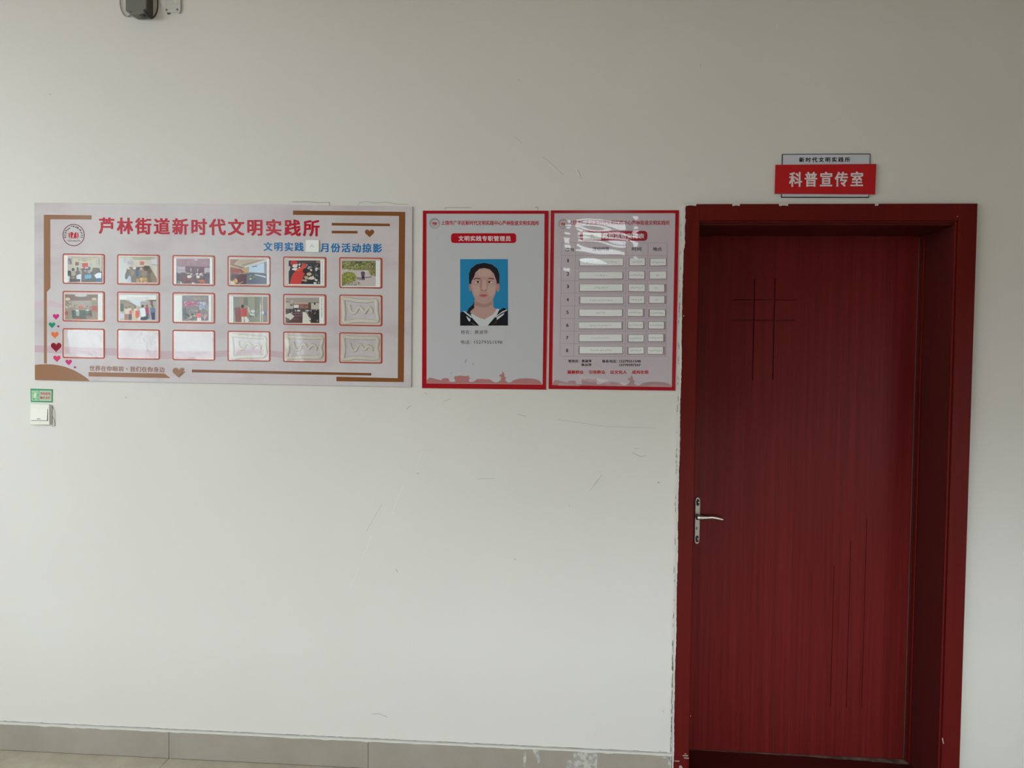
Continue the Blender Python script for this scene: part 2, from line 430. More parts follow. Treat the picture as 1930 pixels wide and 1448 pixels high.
# filler patches left around the boards
pat = MB()
pat.prism([(552, 381), (578, 380), (620, 381.5), (621, 389), (552, 389)], 0, -.0012)
pat.prism([(672, 389), (676, 381), (690, 379), (706, 382), (726, 380), (748, 384), (770, 384), (772, 390)], 0, -.0012)
pat.prism([(826, 392), (842, 391.5), (886, 391.5), (890, 398), (826, 398)], 0, -.001)
pat.prism([(1008, 391), (1013, 390), (1013, 398), (1008, 398)], 0, -.001)
pat.prism([(1024, 394), (1045, 391), (1050, 398), (1028, 398)], 0, -.001)
obj('filler_patch', pat, M['wall'], WB)
pl = MB()
stroke(pl, [(551, 381), (580, 380.2), (598, 382), (621, 381.5), (621.5, 388)], .8, -.0014); stroke(pl, [(839, 396), (839, 391.5), (887, 391.4)], .8, -.0012)
stroke(pl, [(1008, 391), (1013.5, 390), (1013, 396)], .9, -.0012); stroke(pl, [(674, 388), (678, 382), (690, 380), (706, 383), (727, 381), (748, 385), (769, 385)], .6, -.0014)
stroke(pl, [(95, 780), (102, 790), (104, 804)], .9); stroke(pl, [(98, 765), (103.5, 776), (104, 802), (98, 804)], .8)
obj('crack', pl, M['dirt'], WB)
# paint and filler along the left edge of the door casing
rg = MB(); prev = None
n = 260
for i in range(n+1):
    z = .0+(CT-.0)*i/n
    wide = .002+.0035*max(0, math.sin(i*.11)*math.sin(i*.037))+R.random()*.0018
    if z > CT-.16: wide = .010-.004*R.random()
    cur = (z, CL+wide-.003)
    if prev: rg.prism([(CL-.003, cur[0]), (cur[1], cur[0]), (prev[1], prev[0]), (CL-.003, prev[0])], 0, -.0192, px=False)
    prev = cur
obj('filler_strip', rg, M['white'], WB)
rg2 = MB()
for i in range(120):
    z = R.uniform(0, .55) if i < 70 else R.uniform(.5, 2.1); a = CL+R.uniform(-.0105, -.0065); h = R.uniform(.004, .02)
    rg2.prism([(a, z), (a+.0022, z), (a+.0018, z+h), (a+.0005, z+h)], 0, -.0008, px=False)
obj('dirt_line', rg2, M['dirt'], WB)
tp = MB()
for a, b in ((1290, 1313), (1380, 1395), (1468, 1486), (1649, 1656)):
    tp.prism([(a, 384.4), (b, 384.4), (b-1, 388.2), ((a+b)/2, 387.0), (a+1, 388.6)], 0, -.0194)
obj('filler_strip', tp, M['white'], WB)

# ------------------------------------------------------------------ the door
YD = .25                                              # front of the leaf
door = thing('door_1', None, None, ((CL+CR)/2, 0, 0), kind='structure')
door['label'] = 'dark red wooden door set deep in a red casing, with a lattice of grooves'
JR = P(1789, 700, 0).x                                # face of the right jamb
JL = IL+.004
JT = P(1560, 424.5, 0).z
def bxo(name, b, mat, bev=.0, par=None, label=None): return obj(name, MB().box(*b), mat, par or door, bevel=bev, label=label)
bxo('casing', (CL, IL, -.018, .0, 0, CT), M['frame'], .002)
bxo('casing', (IR, CR, -.018, .0, 0, CT), M['frame'], .002)
bxo('casing', (IL, IR, -.018, .0, IT, CT), M['frame'], .002)
# rounded bead along the inside of the casing, then the deep jamb
bxo('casing_bead', (IR-.009, IR, -.011, .0, 0, IT), M['frame'], .003)
bxo('casing_bead', (IL, IL+.003, -.011, .0, 0, IT), M['frame'], .001)
bxo('casing_bead', (IL+.003, IR-.009, -.011, .0, IT-.007, IT), M['frame'], .002)
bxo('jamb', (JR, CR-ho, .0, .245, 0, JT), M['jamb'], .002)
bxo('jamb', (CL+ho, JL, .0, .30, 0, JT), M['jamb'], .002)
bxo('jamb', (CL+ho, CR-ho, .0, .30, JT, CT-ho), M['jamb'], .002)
LR = P(1724.5, 700, YD).x                             # right edge of the leaf
LT = P(1560, 447, YD).z
SR = P(1734.6, 700, .215).x
bxo('door_stop', (SR, JR+.001, .215, .30, 0, JT), M['frame'], .003)
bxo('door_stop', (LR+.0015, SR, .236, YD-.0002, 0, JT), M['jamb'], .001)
bxo('edge_band', (LR-.0008, LR+.0012, YD-.0035, YD-.0002, .01, LT), plain('edge_band', (.15, .06, .045, 1), .5), 0)
bxo('leak_block', (CL-.1, CR+.1, .301, .32, 0, CT+.1), M['jamb'], 0)  # unseen sheet added behind the leaf to keep sky light from leaking in
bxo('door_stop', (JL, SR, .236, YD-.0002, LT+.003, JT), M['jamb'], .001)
# leaf: a flat slab with real grooves
gro = []
def gv(xa, ya, xb, yb, wdt=.0046):
    a = P(xa, ya, YD); b = P(xb, yb, YD); xm = (a.x+b.x)/2
    gro.append((xm-wdt/2, xm+wdt/2, min(a.z, b.z), max(a.z, b.z), .009 if wdt > .004 else .0032))
def gh(xa, xb, yy, wdt=.0046):
    a = P(xa, yy, YD); b = P(xb, yy, YD); zm = (a.z+b.z)/2
    gro.append((a.x, b.x, zm-wdt/2, zm+wdt/2, .009))
gv(1422.5, 525, 1418, 718); gv(1461, 524, 1456, 716); gh(1380, 1501, 565.5); gh(1379, 1497, 604)
gv(1571.5, 1066, 1565.5, 1332, .0032); gv(1602.5, 1020, 1596, 1334, .0032); gv(1632.5, 976, 1624.8, 1335, .0032)
lx0, lx1, lz0, lz1 = JL-.01, LR+.008, .004, LT+.010
xs = sorted({lx0, lx1, *[g[0] for g in gro], *[g[1] for g in gro]}); zs = sorted({lz0, lz1, *[g[2] for g in gro], *[g[3] for g in gro]})
lf = MB(); nz = len(zs)
def deep(i, j):
    if not (0 <= i < len(xs)-1 and 0 <= j < len(zs)-1): return None
    xm, zm = (xs[i]+xs[i+1])/2, (zs[j]+zs[j+1])/2
    return YD+max([g[4] for g in gro if g[0] < xm < g[1] and g[2] < zm < g[3]], default=0)
for i in range(len(xs)-1):
    for j in range(len(zs)-1):
        d = deep(i, j)
        lf.add([(xs[i], d, zs[j]), (xs[i+1], d, zs[j]), (xs[i+1], d, zs[j+1]), (xs[i], d, zs[j+1])], [(0, 1, 2, 3)])
        for di, dj in ((1, 0), (0, 1)):
            d2 = deep(i+di, j+dj)
            if d2 is not None and d2 != d:
                if di: lf.add([(xs[i+1], d, zs[j]), (xs[i+1], d2, zs[j]), (xs[i+1], d2, zs[j+1]), (xs[i+1], d, zs[j+1])], [(0, 1, 2, 3)])
                else: lf.add([(xs[i], d, zs[j+1]), (xs[i+1], d, zs[j+1]), (xs[i+1], d2, zs[j+1]), (xs[i], d2, zs[j+1])], [(0, 1, 2, 3)])
lf.add([(lx0, YD, lz0), (lx1, YD, lz0), (lx1, YD, lz1), (lx0, YD, lz1), (lx0, YD+.045, lz0), (lx1, YD+.045, lz0), (lx1, YD+.045, lz1), (lx0, YD+.045, lz1)],
       [(4, 7, 6, 5), (0, 3, 7, 4), (1, 5, 6, 2), (3, 2, 6, 7), (0, 4, 5, 1)])
obj('door_leaf', lf, M['leaf'], door)
bxo('sill', (CL+ho, CR-ho, -.012, .30, -.004, .003), M['jamb'], .001)
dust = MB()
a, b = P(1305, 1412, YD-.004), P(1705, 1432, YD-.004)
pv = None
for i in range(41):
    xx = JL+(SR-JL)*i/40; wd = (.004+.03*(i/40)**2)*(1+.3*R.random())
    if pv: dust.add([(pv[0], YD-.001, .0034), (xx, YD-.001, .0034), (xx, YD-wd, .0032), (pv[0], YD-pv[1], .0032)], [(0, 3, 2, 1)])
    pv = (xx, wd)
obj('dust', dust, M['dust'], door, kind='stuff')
chip = MB()
for q in ([(1286, 1424), (1297, 1424), (1296, 1426), (1287, 1425.5)], [(1288, 1428), (1299, 1429), (1298, 1430.5), (1290, 1430)], [(1290, 1420.5), (1294, 1421), (1293, 1422), (1290, 1422)],
          [(1271, 1434), (1281, 1434.5), (1280, 1436), (1272, 1435.6)], [(1280, 1444), (1284, 1443), (1287, 1448), (1280, 1449)], [(1775, 1392), (1777, 1391), (1779, 1402), (1777.5, 1402.6)],
          [(1288, 594), (1290, 595), (1289, 597), (1287, 596)], [(1804, 407), (1806, 407), (1806, 409), (1804, 409)], [(1301, 1349), (1302.3, 1349), (1302.3, 1351), (1301, 1351)]):
    chip.flat(q, -.0185)
obj('paint_chip', chip, plain('chipped_paint', (.42, .35, .31, 1), .8), door)
# handle: long plate with two covered screws, key hole and a curved lever
def oval(cx, z0, z1, hw, n=10, y0=YD, y1=YD-.004):
    o = []
    for k in range(n+1):
        a = math.pi*k/n; o.append((cx+hw*math.cos(a), z1-hw*1.6+hw*1.6*math.sin(a)))
    for k in range(n+1):
        a = math.pi+math.pi*k/n; o.append((cx+hw*math.cos(a), z0+hw*1.6+hw*1.6*math.sin(a)))
    return MB().prism(o, y0, y1, px=False)
hc = P(1314.3, 980, YD-.005); hz1 = P(1314, 937, YD-.005).z; hz0 = P(1312, 1026, YD-.005).z
hx = hc.x
HP = obj('handle_plate', oval(hx, hz0, hz1, .0105, y1=YD-.007), M['chromed'], door, bevel=.002, label='worn steel backplate of the handle')
for zz in (hz1-.022, hz0+.022):
    obj('screw_cap', MB().tube([(hx+.002, YD-.006, zz-.010), (hx+.003, YD-.0095, zz), (hx+.001, YD-.006, zz+.010)], [.0015, .0042, .0015], 10), M['chrome'], HP, smooth=True)
    obj('recess', oval(hx+.0005, zz-.014, zz+.014, .0068, y0=YD-.006, y1=YD-.0073), M['dark'], HP)
kh = P(1313, 996, YD-.007)
obj('keyhole', oval(kh.x, kh.z-.006, kh.z+.006, .0022, y0=YD-.006, y1=YD-.0075), M['dark'], HP)
nz_ = P(1314, 977.2, YD-.042).z
pts = [(hx+.001, YD-.006, nz_+.001), (hx+.001, YD-.022, nz_+.001), (hx+.003, YD-.040, nz_)]
obj('lever_neck', MB().tube(pts, [.0095, .0080, .0075], 14), M['chrome'], HP, smooth=True)
lev = []
for k in range(19):
    t = k/18; p = P(1312.5+t*51, 977+2.2*math.sin(t*math.pi*1.0)*0+(1.8-5.2*t+7.8*t*t), YD-.044+.006*t)
    p = P(1312.5+52*t, 976.0+1.8*math.sin(t*4.2)*(-.2)+(2.6*t if t < .3 else .78+(-3.2*(t-.3) if t < .55 else -.8+14*(t-.55)**1.5)), YD-.044)
    lev.append(p)
obj('lever', MB().tube(lev, [.0095, .0098, .0095, .009, .0083, .0076, .007, .0066, .0063, .0062, .0062, .0062, .0062, .0061, .0059, .0056, .0052, .0046, .003], 14, flat=.62), M['chrome'], HP, smooth=True, label='curved chrome lever')

# ------------------------------------------------------------------ sign over the door
sg = thing('room_sign', 'red room sign with white characters on a silver plate, above the dark red door', 'sign', P(1556, 372, 0))
YA = -.004
obj('backplate', MB().prism([(1474.1, 290.4), (1640.8, 289.6), (1637.8, 372.8), (1472.3, 372.6)], 0, YA), im('sign_black', 22, 20, 24, .3), sg, bevel=.0006)
obj('silver_face', MB().prism([(1475.6, 291.8), (1639.4, 291.1), (1636.5, 371.2), (1473.8, 371)], YA, YA-.0005), plain('sign_silver', (.60, .60, .68, 1), .35), sg)
obj('red_plate', MB().prism([(1461.8, 310.6), (1652, 309), (1649.6, 366.2), (1460.3, 365)], YA, YA-.006), plain('sign_red', (.50, .006, .012, 1), .3), sg, bevel=.0008)
text('lettering', '新时代文明实践所', [(1506, 296.6), (1602.4, 296.1), (1602.2, 305.4), (1506, 305.9)], YA-.0007, im('sign_black', 22, 20, 24), sg, 1.45, .03, 'small black characters')
text('lettering', '科普宣传室', [(1487.3, 324), (1627.3, 323.2), (1626.6, 351.8), (1487, 352.4)], YA-.0063, plain('sign_lettering', (.72, .66, .68, 1), .3), sg, 1.30, .024, 'large white characters')

# ------------------------------------------------------------------ emblem (round badge printed on the boards)
def emblem(par, cx, cy, r, y, dim=1.0, small=False, ringcol=(120, 40, 52)):
    ring = MB(); o = ell(cx, cy, r, n=36); i = ell(cx, cy, r*.93, n=36)
    for k in range(36):
        q = (k+1) % 36; ring.flat([o[k], o[q], i[q], i[k]], y, ink(*ringcol))
    c = (60, 52, 56)
    nch = 15
    for k in range(nch):            # ring of tiny characters, too small to read
        a = math.radians(-195+k*(210/(nch-1))); rr = r*.76
        for _ in range(3):
            ax = cx+math.cos(a)*(rr+R.uniform(-.07, .07)*r); ay = cy+math.sin(a)*(rr+R.uniform(-.07, .07)*r); s = r*.055
            ring.flat([(ax-s*1.2, ay-s*.5), (ax+s*1.2, ay-s*.5), (ax+s*1.2, ay+s*.5), (ax-s*1.2, ay+s*.5)], y, ink(*c))
    scribble(ring, cx-r*.58, cx+r*.62, cy+r*.52, r*.16, 11, y, ink(60, 60, 62))
    e_ = obj('emblem', ring, M['gloss'], par)
    bk = MB(); red = ink(168, 30, 40)
    u = lambda a, b: (cx+a*r, cy+b*r)
    for pts in ([(-.46, -.18), (-.36, -.24), (-.34, .22), (-.44, .22)], [(-.30, -.25), (-.12, -.28), (.0, -.12), (-.14, .14), (-.06, .26), (-.26, .24)],
                [(.06, -.14), (.24, -.30), (.27, .24), (.08, .26), (-.02, .22)], [(.32, -.24), (.42, -.18), (.44, .22), (.34, .24)], [(-.40, .27), (.42, .27), (.42, .31), (-.40, .31)]):
        bk.flat([u(*p) for p in pts], y-.0001, red)
    obj('emblem_book', bk, M['gloss'], e_, label='red open book mark')

# ------------------------------------------------------------------ the large photo board
YB = -.006
bd = thing('display_board', 'wide pale pink display board with brown corner bars and a grid of red photo frames', 'board', P(420, 725, 0))
obj('panel', MB().prism([(64.4, 381.9), (420, 385.3), (777.4, 389.3), (776.1, 560), (774.8, 730), (420, 723.2), (65.5, 716.4), (64.9, 550)], -.0016, YB), M['board'], bd, bevel=.0007)
yb = YB-.0003
brw = im('board_brown', 118, 74, 44)
brw2 = im('board_brown_left', 137, 100, 78)
obj('corner_bar', MB().prism([(82.6, 404.9), (172.7, 405.9), (172.7, 413.9), (94.6, 413.4), (94.9, 543.5), (88.2, 550.4), (88.2, 685.4), (82.9, 685.2), (82.8, 550)], YB, yb), brw2, bd)
obj('corner_bar', MB().prism([(552.2, 397), (763.8, 399.5), (761, 720.4), (634, 718.8), (634, 710.3), (749.6, 713), (752, 407.1), (552.2, 405)], YB, yb), brw, bd)
obj('line_bar', MB().prism([(361.8, 696.8), (699.8, 703.4), (699.8, 708), (361.8, 702)], YB, yb), brw, bd)
obj('line_bar', MB().prism([(625.2, 420.2), (734.9, 421.7), (734.9, 426.6), (625.2, 425.1)], YB, yb), brw, bd)
obj('line_bar', MB().prism([(625.2, 435), (673.8, 435.4), (673.8, 440.2), (625.2, 439.9)], YB, yb), brw, bd)
obj('line_bar', MB().prism([(167, 701.5), (310, 704.2), (321.4, 712.9), (167, 709.6)], YB, yb), brw2, bd)
obj('corner_mound', MB().prism([(65.5, 687.9), (76, 687), (87.3, 686.7), (97, 687), (106, 688), (122.5, 691.4), (139, 697.8), (153.6, 706), (162, 711.5), (169.5, 718.6), (65.7, 716.2)], YB, yb), brw2, bd)
rib = MB(); pk = ink(176, 154, 162)
rib.flat([(65.4, 651), (150, 655), (230, 657), (310, 662), (400, 662), (480, 657), (538, 664), (538, 676), (480, 668), (400, 674), (310, 677), (230, 671), (150, 668), (65.4, 664)], YB-.0001, pk)
rib.flat([(65.4, 570), (95, 566), (120, 574), (120, 582), (95, 577), (65.4, 580)], YB-.0001, ink(184, 166, 174))
obj('pink_ribbon', rib, M['gloss'], bd)
for cx, cy, w_, h_, c in ((105.5, 597.7, 12.3, 11.3, (178, 44, 110)), (98, 613.6, 12.6, 11.5, (24, 128, 92)), (109.8, 615.7, 4.8, 4.4, (120, 40, 96)), (103.5, 632.2, 14.3, 13, (196, 104, 58)),
                         (105.8, 655.4, 20.4, 18.4, (122, 22, 36)), (107.2, 676.8, 14, 12.8, (190, 56, 98)), (129.4, 683.7, 12.4, 11.6, (182, 44, 106)), (141.3, 693, 5, 4.4, (136, 44, 110))):
    obj('heart', MB().prism(heart(cx, cy, w_, h_), YB, yb), im('h%02x%02x%02x' % c, *c), bd, label=None)
obj('heart', MB().prism(heart(696.5, 440.4, 17.9, 15.2), YB, yb), brw, bd)
hs = obj('heart', MB().prism(heart(337.3, 703.6, 24.4, 20.4), YB, yb), brw2, bd, label='brown heart with pale slanting stripes')
stp = MB()
for k in range(4):
    t = k*3.6; stroke(stp, [(335+t*.8, 714-t*1.0), (343+t*.6, 704-t*.9), (349.5+t*.15, 698-t*.35)], .75, yb-.0002, ink(200, 188, 190))
obj('stripe', stp, M['gloss'], hs)
emblem(bd, 138.8, 443.2, 20.9, YB-.0004)
red = im('title_red', 166, 26, 44)
text('lettering', '芦林街道新时代文明实践所', [(186.1, 409.6), (602.6, 414.2), (602.6, 446), (186.1, 441.2)], YB-.0005, red, bd, 1.245, .028, 'large red title characters')
blu = im('subtitle_blue', 26, 104, 158)
text('lettering', '文明实践', [(496.6, 456), (572.4, 456.9), (572.4, 474.0), (496.6, 473.2)], YB-.0005, blu, bd, 1.25, .026, 'blue subtitle characters')
text('lettering', '月份活动掠影', [(603.9, 458), (720.1, 459.3), (720.1, 476.4), (603.9, 475.4)], YB-.0005, blu, bd, 1.21, .026, 'blue subtitle characters')
text('lettering', '世界在你眼前・我们在你身边', [(168.4, 689.2), (310.6, 692), (310.6, 702.2), (168.4, 699.4)], YB-.0005, brw2, bd, 1.08, .02, 'brown slogan characters')
# thing of its own: the month card
mc = thing('month_card', 'small white card with one black character, tucked into the blue subtitle', 'card', P(588, 475, YB))
obj('card', MB().prism([(576, 452.4), (601, 452.8), (601, 475.2), (576, 474.8)], YB, YB-.005), M['paper'], mc, bevel=.0004)
text('lettering', '八', [(584.6, 460.6), (591.6, 460.6), (591.6, 466.6), (584.6, 466.6)], YB-.0052, im('card_black', 60, 60, 62), mc)

# pockets
PX0 = [117.9, 220.7, 325.1, 428.9, 533.6, 639.4]; PX1 = [197.8, 301.6, 405.6, 509.8, 615.4, 720.8]
PY0 = [477.8, 548.2, 618.7]; PY1 = [535.9, 607.0, 676.2]
def prow(r, c): return PY0[r]+1.42*c+(r == 2)*.15*c, PY1[r]+1.62*c+(r == 2)*.25*c
fr_m = im('pocket_frame', 150, 66, 48)
fr_h = im('pocket_halo', 205, 160, 150)
def sq(cx, cy, w_, h_, pts, wd, y, mb):
    o = []
    for i in range(len(pts)-1):
        p0, p1, p2, p3 = pts[max(i-1, 0)], pts[i], pts[i+1], pts[min(i+2, len(pts)-1)]
        for k in range(4):
            t = k/4
            o.append(tuple(.5*(2*p1[d]+(p2[d]-p0[d])*t+(2*p0[d]-5*p1[d]+4*p2[d]-p3[d])*t*t+(3*p1[d]-p0[d]-3*p2[d]+p3[d])*t**3) for d in (0, 1)))
    o.append(pts[-1])
    mb.tube([P(cx+a*w_, cy+b*h_, y) for a, b in o], [wd*R.uniform(.85, 1.2) for _ in o], 8, flat=.3)
for r in range(3):
    for c in range(6):
        x0, x1 = PX0[c], PX1[c]; y0, y1 = prow(r, c); s = 1.2/81
        bl, br_ = R.choice((1, 3)), R.choice((1, 3))
        o = rrect(x0, y0, x1, y1-1.0, 3.4, 4, s); i_ = rrect(x0+1.9, y0+2.0, x1-3.0, y1-3.2, 2.4, 4, s)  # right side wider, drawing the pocket's depth shade into the frame
        fr = obj('photo_pocket', MB().ring(o, i_, YB, YB-.0004), fr_m, bd)
        h = rrect(x0+3.4, y0+3.4, x1-4.2, y1-4.6, 1.5, 4, s)
        obj('pale_rim', MB().ring(i_, h, YB, YB-.0003), fr_h, fr)
        if (r == 2 and c > 2) or (r == 1 and c == 5):
            g = MB(); cx, cy = (x0+x1)/2-1, (y0+y1)/2; W2, H2 = (x1-x0)*.5, (y1-y0)*.5; j = lambda: R.uniform(-.05, .05)
            loop = [(-.80+j(), -.74+j()), (-.5, -.66+j()), (-.1, -.6+j()), (.4, -.60+j()), (.78+j(), -.56+j()), (.76, 0+j()), (.80, .3), (.76+j(), .64+j()), (.3, .66), (-.2, .64+j()), (-.76+j(), .70+j()), (-.74, .2+j()), (-.76, -.2), (-.80, -.72)]
            sq(cx, cy, W2, H2, loop, .0072, YB-.0006, g)
            wave = [(-.48+j(), -.34), (-.46, -.05+j()), (-.36, .16), (-.22, .14), (-.12, -.1+j()), (.0, -.2), (.1, -.02), (.2, .12+j()), (.32, -.08), (.44, -.14+j()), (.54, .04), (.52, .22+j())]
            sq(cx, cy, W2, H2, wave, .0058, YB-.0006, g)
            obj('adhesive', g, M['glue'], fr, smooth=True)
        cov = MB().prism(rect(x0+2.6, y0+2.6, x1-2.8, y1-2.6, s), YB-.0036, YB-.0042)
        if r == 2: # the lowest pockets bow outwards at the top
            cov.v = [(v[0], v[1]-(.0016 if v[2] > P(x0, (y0+y1)/2, YB).z else 0), v[2]) for v in cov.v]
        obj('cover', cov, M['acryl2'] if r == 2 else M['acryl'], fr)
FR = {'A': (110, 470, 9.65), 'B': (310, 470, 9.19), 'C': (520, 470, 9.19), 'D': (850, 480, 8.042)}
def picture(mb, fr, shapes, y, k=1.0):
    ox, oy, sc = FR[fr]; T = lambda a, b: (ox+a/sc, oy+b/sc); i = 0
    def put(pts, c):
        nonlocal i
        mb.flat([T(*p) for p in pts], y-i*6e-6, ink(*c)); i += 1
    for s in shapes:
        if s[0] == 'r': put([(s[1], s[2]), (s[3], s[2]), (s[3], s[4]), (s[1], s[4])], s[5])
        elif s[0] == 'p': put(s[1], s[2])
        elif s[0] == 'e': put(ell(s[1], s[2], s[3], s[4], 12), s[5])
        elif s[0] == 's':
            _, x0, y0, x1, y1, n, z, cs = s; i += 1
            for _ in range(n):
                cx, cy = R.uniform(x0+z, x1-z), R.uniform(y0+z, y1-z); a0 = R.random()*3; c = R.choice(cs); zz = z*R.uniform(.5, 1.2)
                mb.flat([T(cx+zz*math.cos(a0+k_*1.257)*R.uniform(.6, 1.1), cy+zz*math.sin(a0+k_*1.257)*R.uniform(.6, 1.1)) for k_ in range(5)], y-i*6e-6-R.random()*5e-6, ink(*c))
            i += 1
    return mb
W_, SK = (205, 208, 212), (176, 140, 122)
def photo(label, fr, paper, shapes, cap=None, group='photographs in the board pockets'):
    ox, oy, sc = FR[fr]; x0, y0, x1, y1 = paper
    T = lambda a, b: (ox+a/sc, oy+b/sc)
    pts = [T(x0, y0), T(x1, y0), T(x1, y1), T(x0, y1)]
    yp = YB-.0016
    o = obj('printed_photo', MB().prism(pts, YB-.0004-.0002, yp), M['paper'], None, label, 'photo', group)
    obj('picture', picture(MB(), fr, shapes, yp-.00005), M['ink'], o)
    if cap:
        cm = MB()
        for (a, b, a2, b2, n, v) in cap:
            if v: scribble(cm, T(a, b)[1], T(a, b2)[1], T((a+a2)/2, b)[0], (a2-a)/sc*.6, n, yp-.00006, ink(110, 112, 118), vert=True) if False else scribble(cm, T(a, b)[1], T(a, b2)[1], T((a+a2)/2, b)[0], (a2-a)/sc*.55, n, yp-.00006, ink(120, 122, 128), vert=True)
            else: scribble(cm, T(a, b)[0], T(a2, b)[0], T(a, (b+b2)/2)[1], (b2-b)/sc*.6, n, yp-.00006, ink(120, 122, 128))
        obj('caption', cm, M['ink'], o)
    return o
CR_ = [(60, 58, 62), (90, 80, 78), (150, 120, 105), (110, 108, 112), (180, 178, 180)]
photo('printed photo of a meeting room seen from behind seated people, one holding a blue folder', 'A', (105, 118, 790, 606), [
 ('r', 168, 125, 790, 600, (172, 168, 154)), ('p', [(168, 125), (790, 125), (700, 165), (260, 165)], (165, 150, 138)), ('r', 170, 165, 250, 275, (140, 132, 136)), ('p', [(180, 170), (215, 165), (245, 270), (228, 275)], (110, 104, 100)),
 ('r', 270, 165, 680, 310, (178, 174, 152)), ('r', 360, 178, 425, 186, (100, 98, 96)), ('r', 425, 168, 520, 180, (110, 106, 100)), ('r', 430, 200, 520, 214, (105, 100, 98)), ('r', 530, 180, 590, 188, (104, 100, 98)), ('r', 366, 186, 378, 222, (120, 116, 110)), ('r', 575, 186, 585, 222, (120, 116, 110)),
 ('r', 308, 232, 372, 296, (120, 84, 80)), ('r', 385, 245, 410, 300, (150, 158, 168)), ('r', 430, 250, 542, 320, (172, 66, 68)), ('r', 450, 310, 485, 380, (176, 70, 84)), ('r', 572, 250, 625, 305, (150, 160, 168)), ('r', 730, 165, 748, 280, (140, 130, 124)), ('r', 690, 200, 702, 300, (150, 158, 160)),
 ('r', 170, 400, 790, 596, (86, 84, 84)), ('s', 170, 330, 790, 440, 60, 26, [(70, 70, 74), (120, 104, 96), (168, 160, 156), (90, 88, 88)]),
 ('e', 200, 420, 34, 36, (62, 66, 64)), ('e', 268, 372, 28, 34, (66, 64, 62)), ('e', 275, 440, 42, 52, (158, 146, 132)), ('e', 350, 350, 18, 26, (80, 78, 76)), ('e', 565, 345, 20, 28, (66, 66, 66)), ('e', 360, 420, 42, 34, (92, 84, 80)), ('e', 412, 415, 24, 30, (160, 130, 112)), ('p', [(330, 470), (420, 448), (415, 596), (390, 596), (380, 540), (330, 545)], (196, 200, 208)),
 ('e', 660, 370, 50, 40, (110, 92, 84)), ('e', 715, 375, 44, 40, (92, 84, 84)), ('e', 565, 410, 18, 40, (150, 140, 150)), ('p', [(480, 470), (600, 460), (602, 530), (480, 540)], (88, 152, 184)), ('p', [(650, 470), (720, 425), (782, 430), (780, 520), (690, 530)], (204, 210, 218)), ('p', [(678, 530), (775, 525), (775, 590), (690, 596)], (62, 96, 138)),
 ('r', 206, 545, 400, 585, (66, 62, 62)), ('r', 480, 545, 640, 590, (74, 68, 66)), ('e', 270, 520, 40, 22, (140, 110, 90)), ('p', [(170, 480), (210, 495), (200, 590), (170, 590)], (190, 194, 200))],
 [(120, 140, 150, 590, 14, 1)])
photo('printed photo of people around a table in a white-walled corner room with yellow stools', 'A', (1105, 125, 1800, 606), [
 ('r', 1110, 130, 1800, 604, (176, 172, 160)), ('p', [(1330, 140), (1740, 140), (1650, 200), (1380, 190)], (150, 146, 118)), ('r', 1110, 160, 1290, 604, (186, 188, 188)), ('r', 1180, 150, 1245, 250, (170, 168, 182)), ('p', [(1245, 215), (1370, 210), (1375, 280), (1260, 275)], (160, 154, 158)), ('r', 1370, 195, 1690, 290, (184, 178, 164)),
 ('r', 1478, 220, 1562, 288, (190, 104, 88)), ('r', 1500, 235, 1540, 272, (160, 84, 80)), ('p', [(1690, 190), (1795, 160), (1795, 280), (1700, 285)], (190, 186, 196)), ('p', [(1700, 276), (1795, 284), (1795, 292), (1700, 284)], (110, 104, 108)), ('p', [(1710, 180), (1760, 150), (1764, 160), (1716, 188)], (150, 96, 128)),
 ('p', [(1660, 300), (1795, 545), (1795, 604), (1600, 604), (1500, 420)], (132, 114, 92)), ('p', [(1700, 300), (1795, 300), (1795, 530)], (186, 184, 172)), ('p', [(1210, 440), (1330, 330), (1650, 310), (1700, 600), (1300, 604)], (104, 94, 80)),
 ('p', [(1250, 345), (1330, 330), (1330, 400), (1230, 440)], (66, 62, 58)), ('s', 1230, 300, 1560, 400, 40, 22, [(60, 54, 52), (96, 84, 74), (190, 184, 178), (150, 120, 100)]), ('e', 1600, 340, 62, 44, (72, 46, 40)), ('e', 1660, 400, 40, 44, (96, 76, 66)), ('p', [(1395, 400), (1450, 375), (1460, 480), (1410, 500)], (52, 78, 122)), ('e', 1435, 360, 22, 26, (52, 46, 44)), ('e', 1560, 450, 56, 60, (128, 116, 98)),
 ('p', [(1210, 470), (1270, 455), (1265, 540), (1215, 545)], (88, 92, 92)), ('e', 1295, 400, 34, 40, (112, 92, 82)), ('e', 1345, 430, 36, 50, (138, 118, 98)), ('p', [(1255, 545), (1280, 475), (1315, 490), (1325, 600), (1255, 604)], (164, 178, 196)),
 ('r', 1420, 540, 1472, 596, (196, 152, 92)), ('r', 1432, 552, 1462, 590, (130, 110, 80)), ('p', [(1480, 520), (1545, 515), (1520, 596), (1500, 596)], (206, 164, 106)), ('r', 1548, 520, 1612, 600, (198, 152, 88)), ('r', 1562, 545, 1600, 590, (150, 120, 80)), ('e', 1380, 350, 26, 16, (210, 205, 198))])
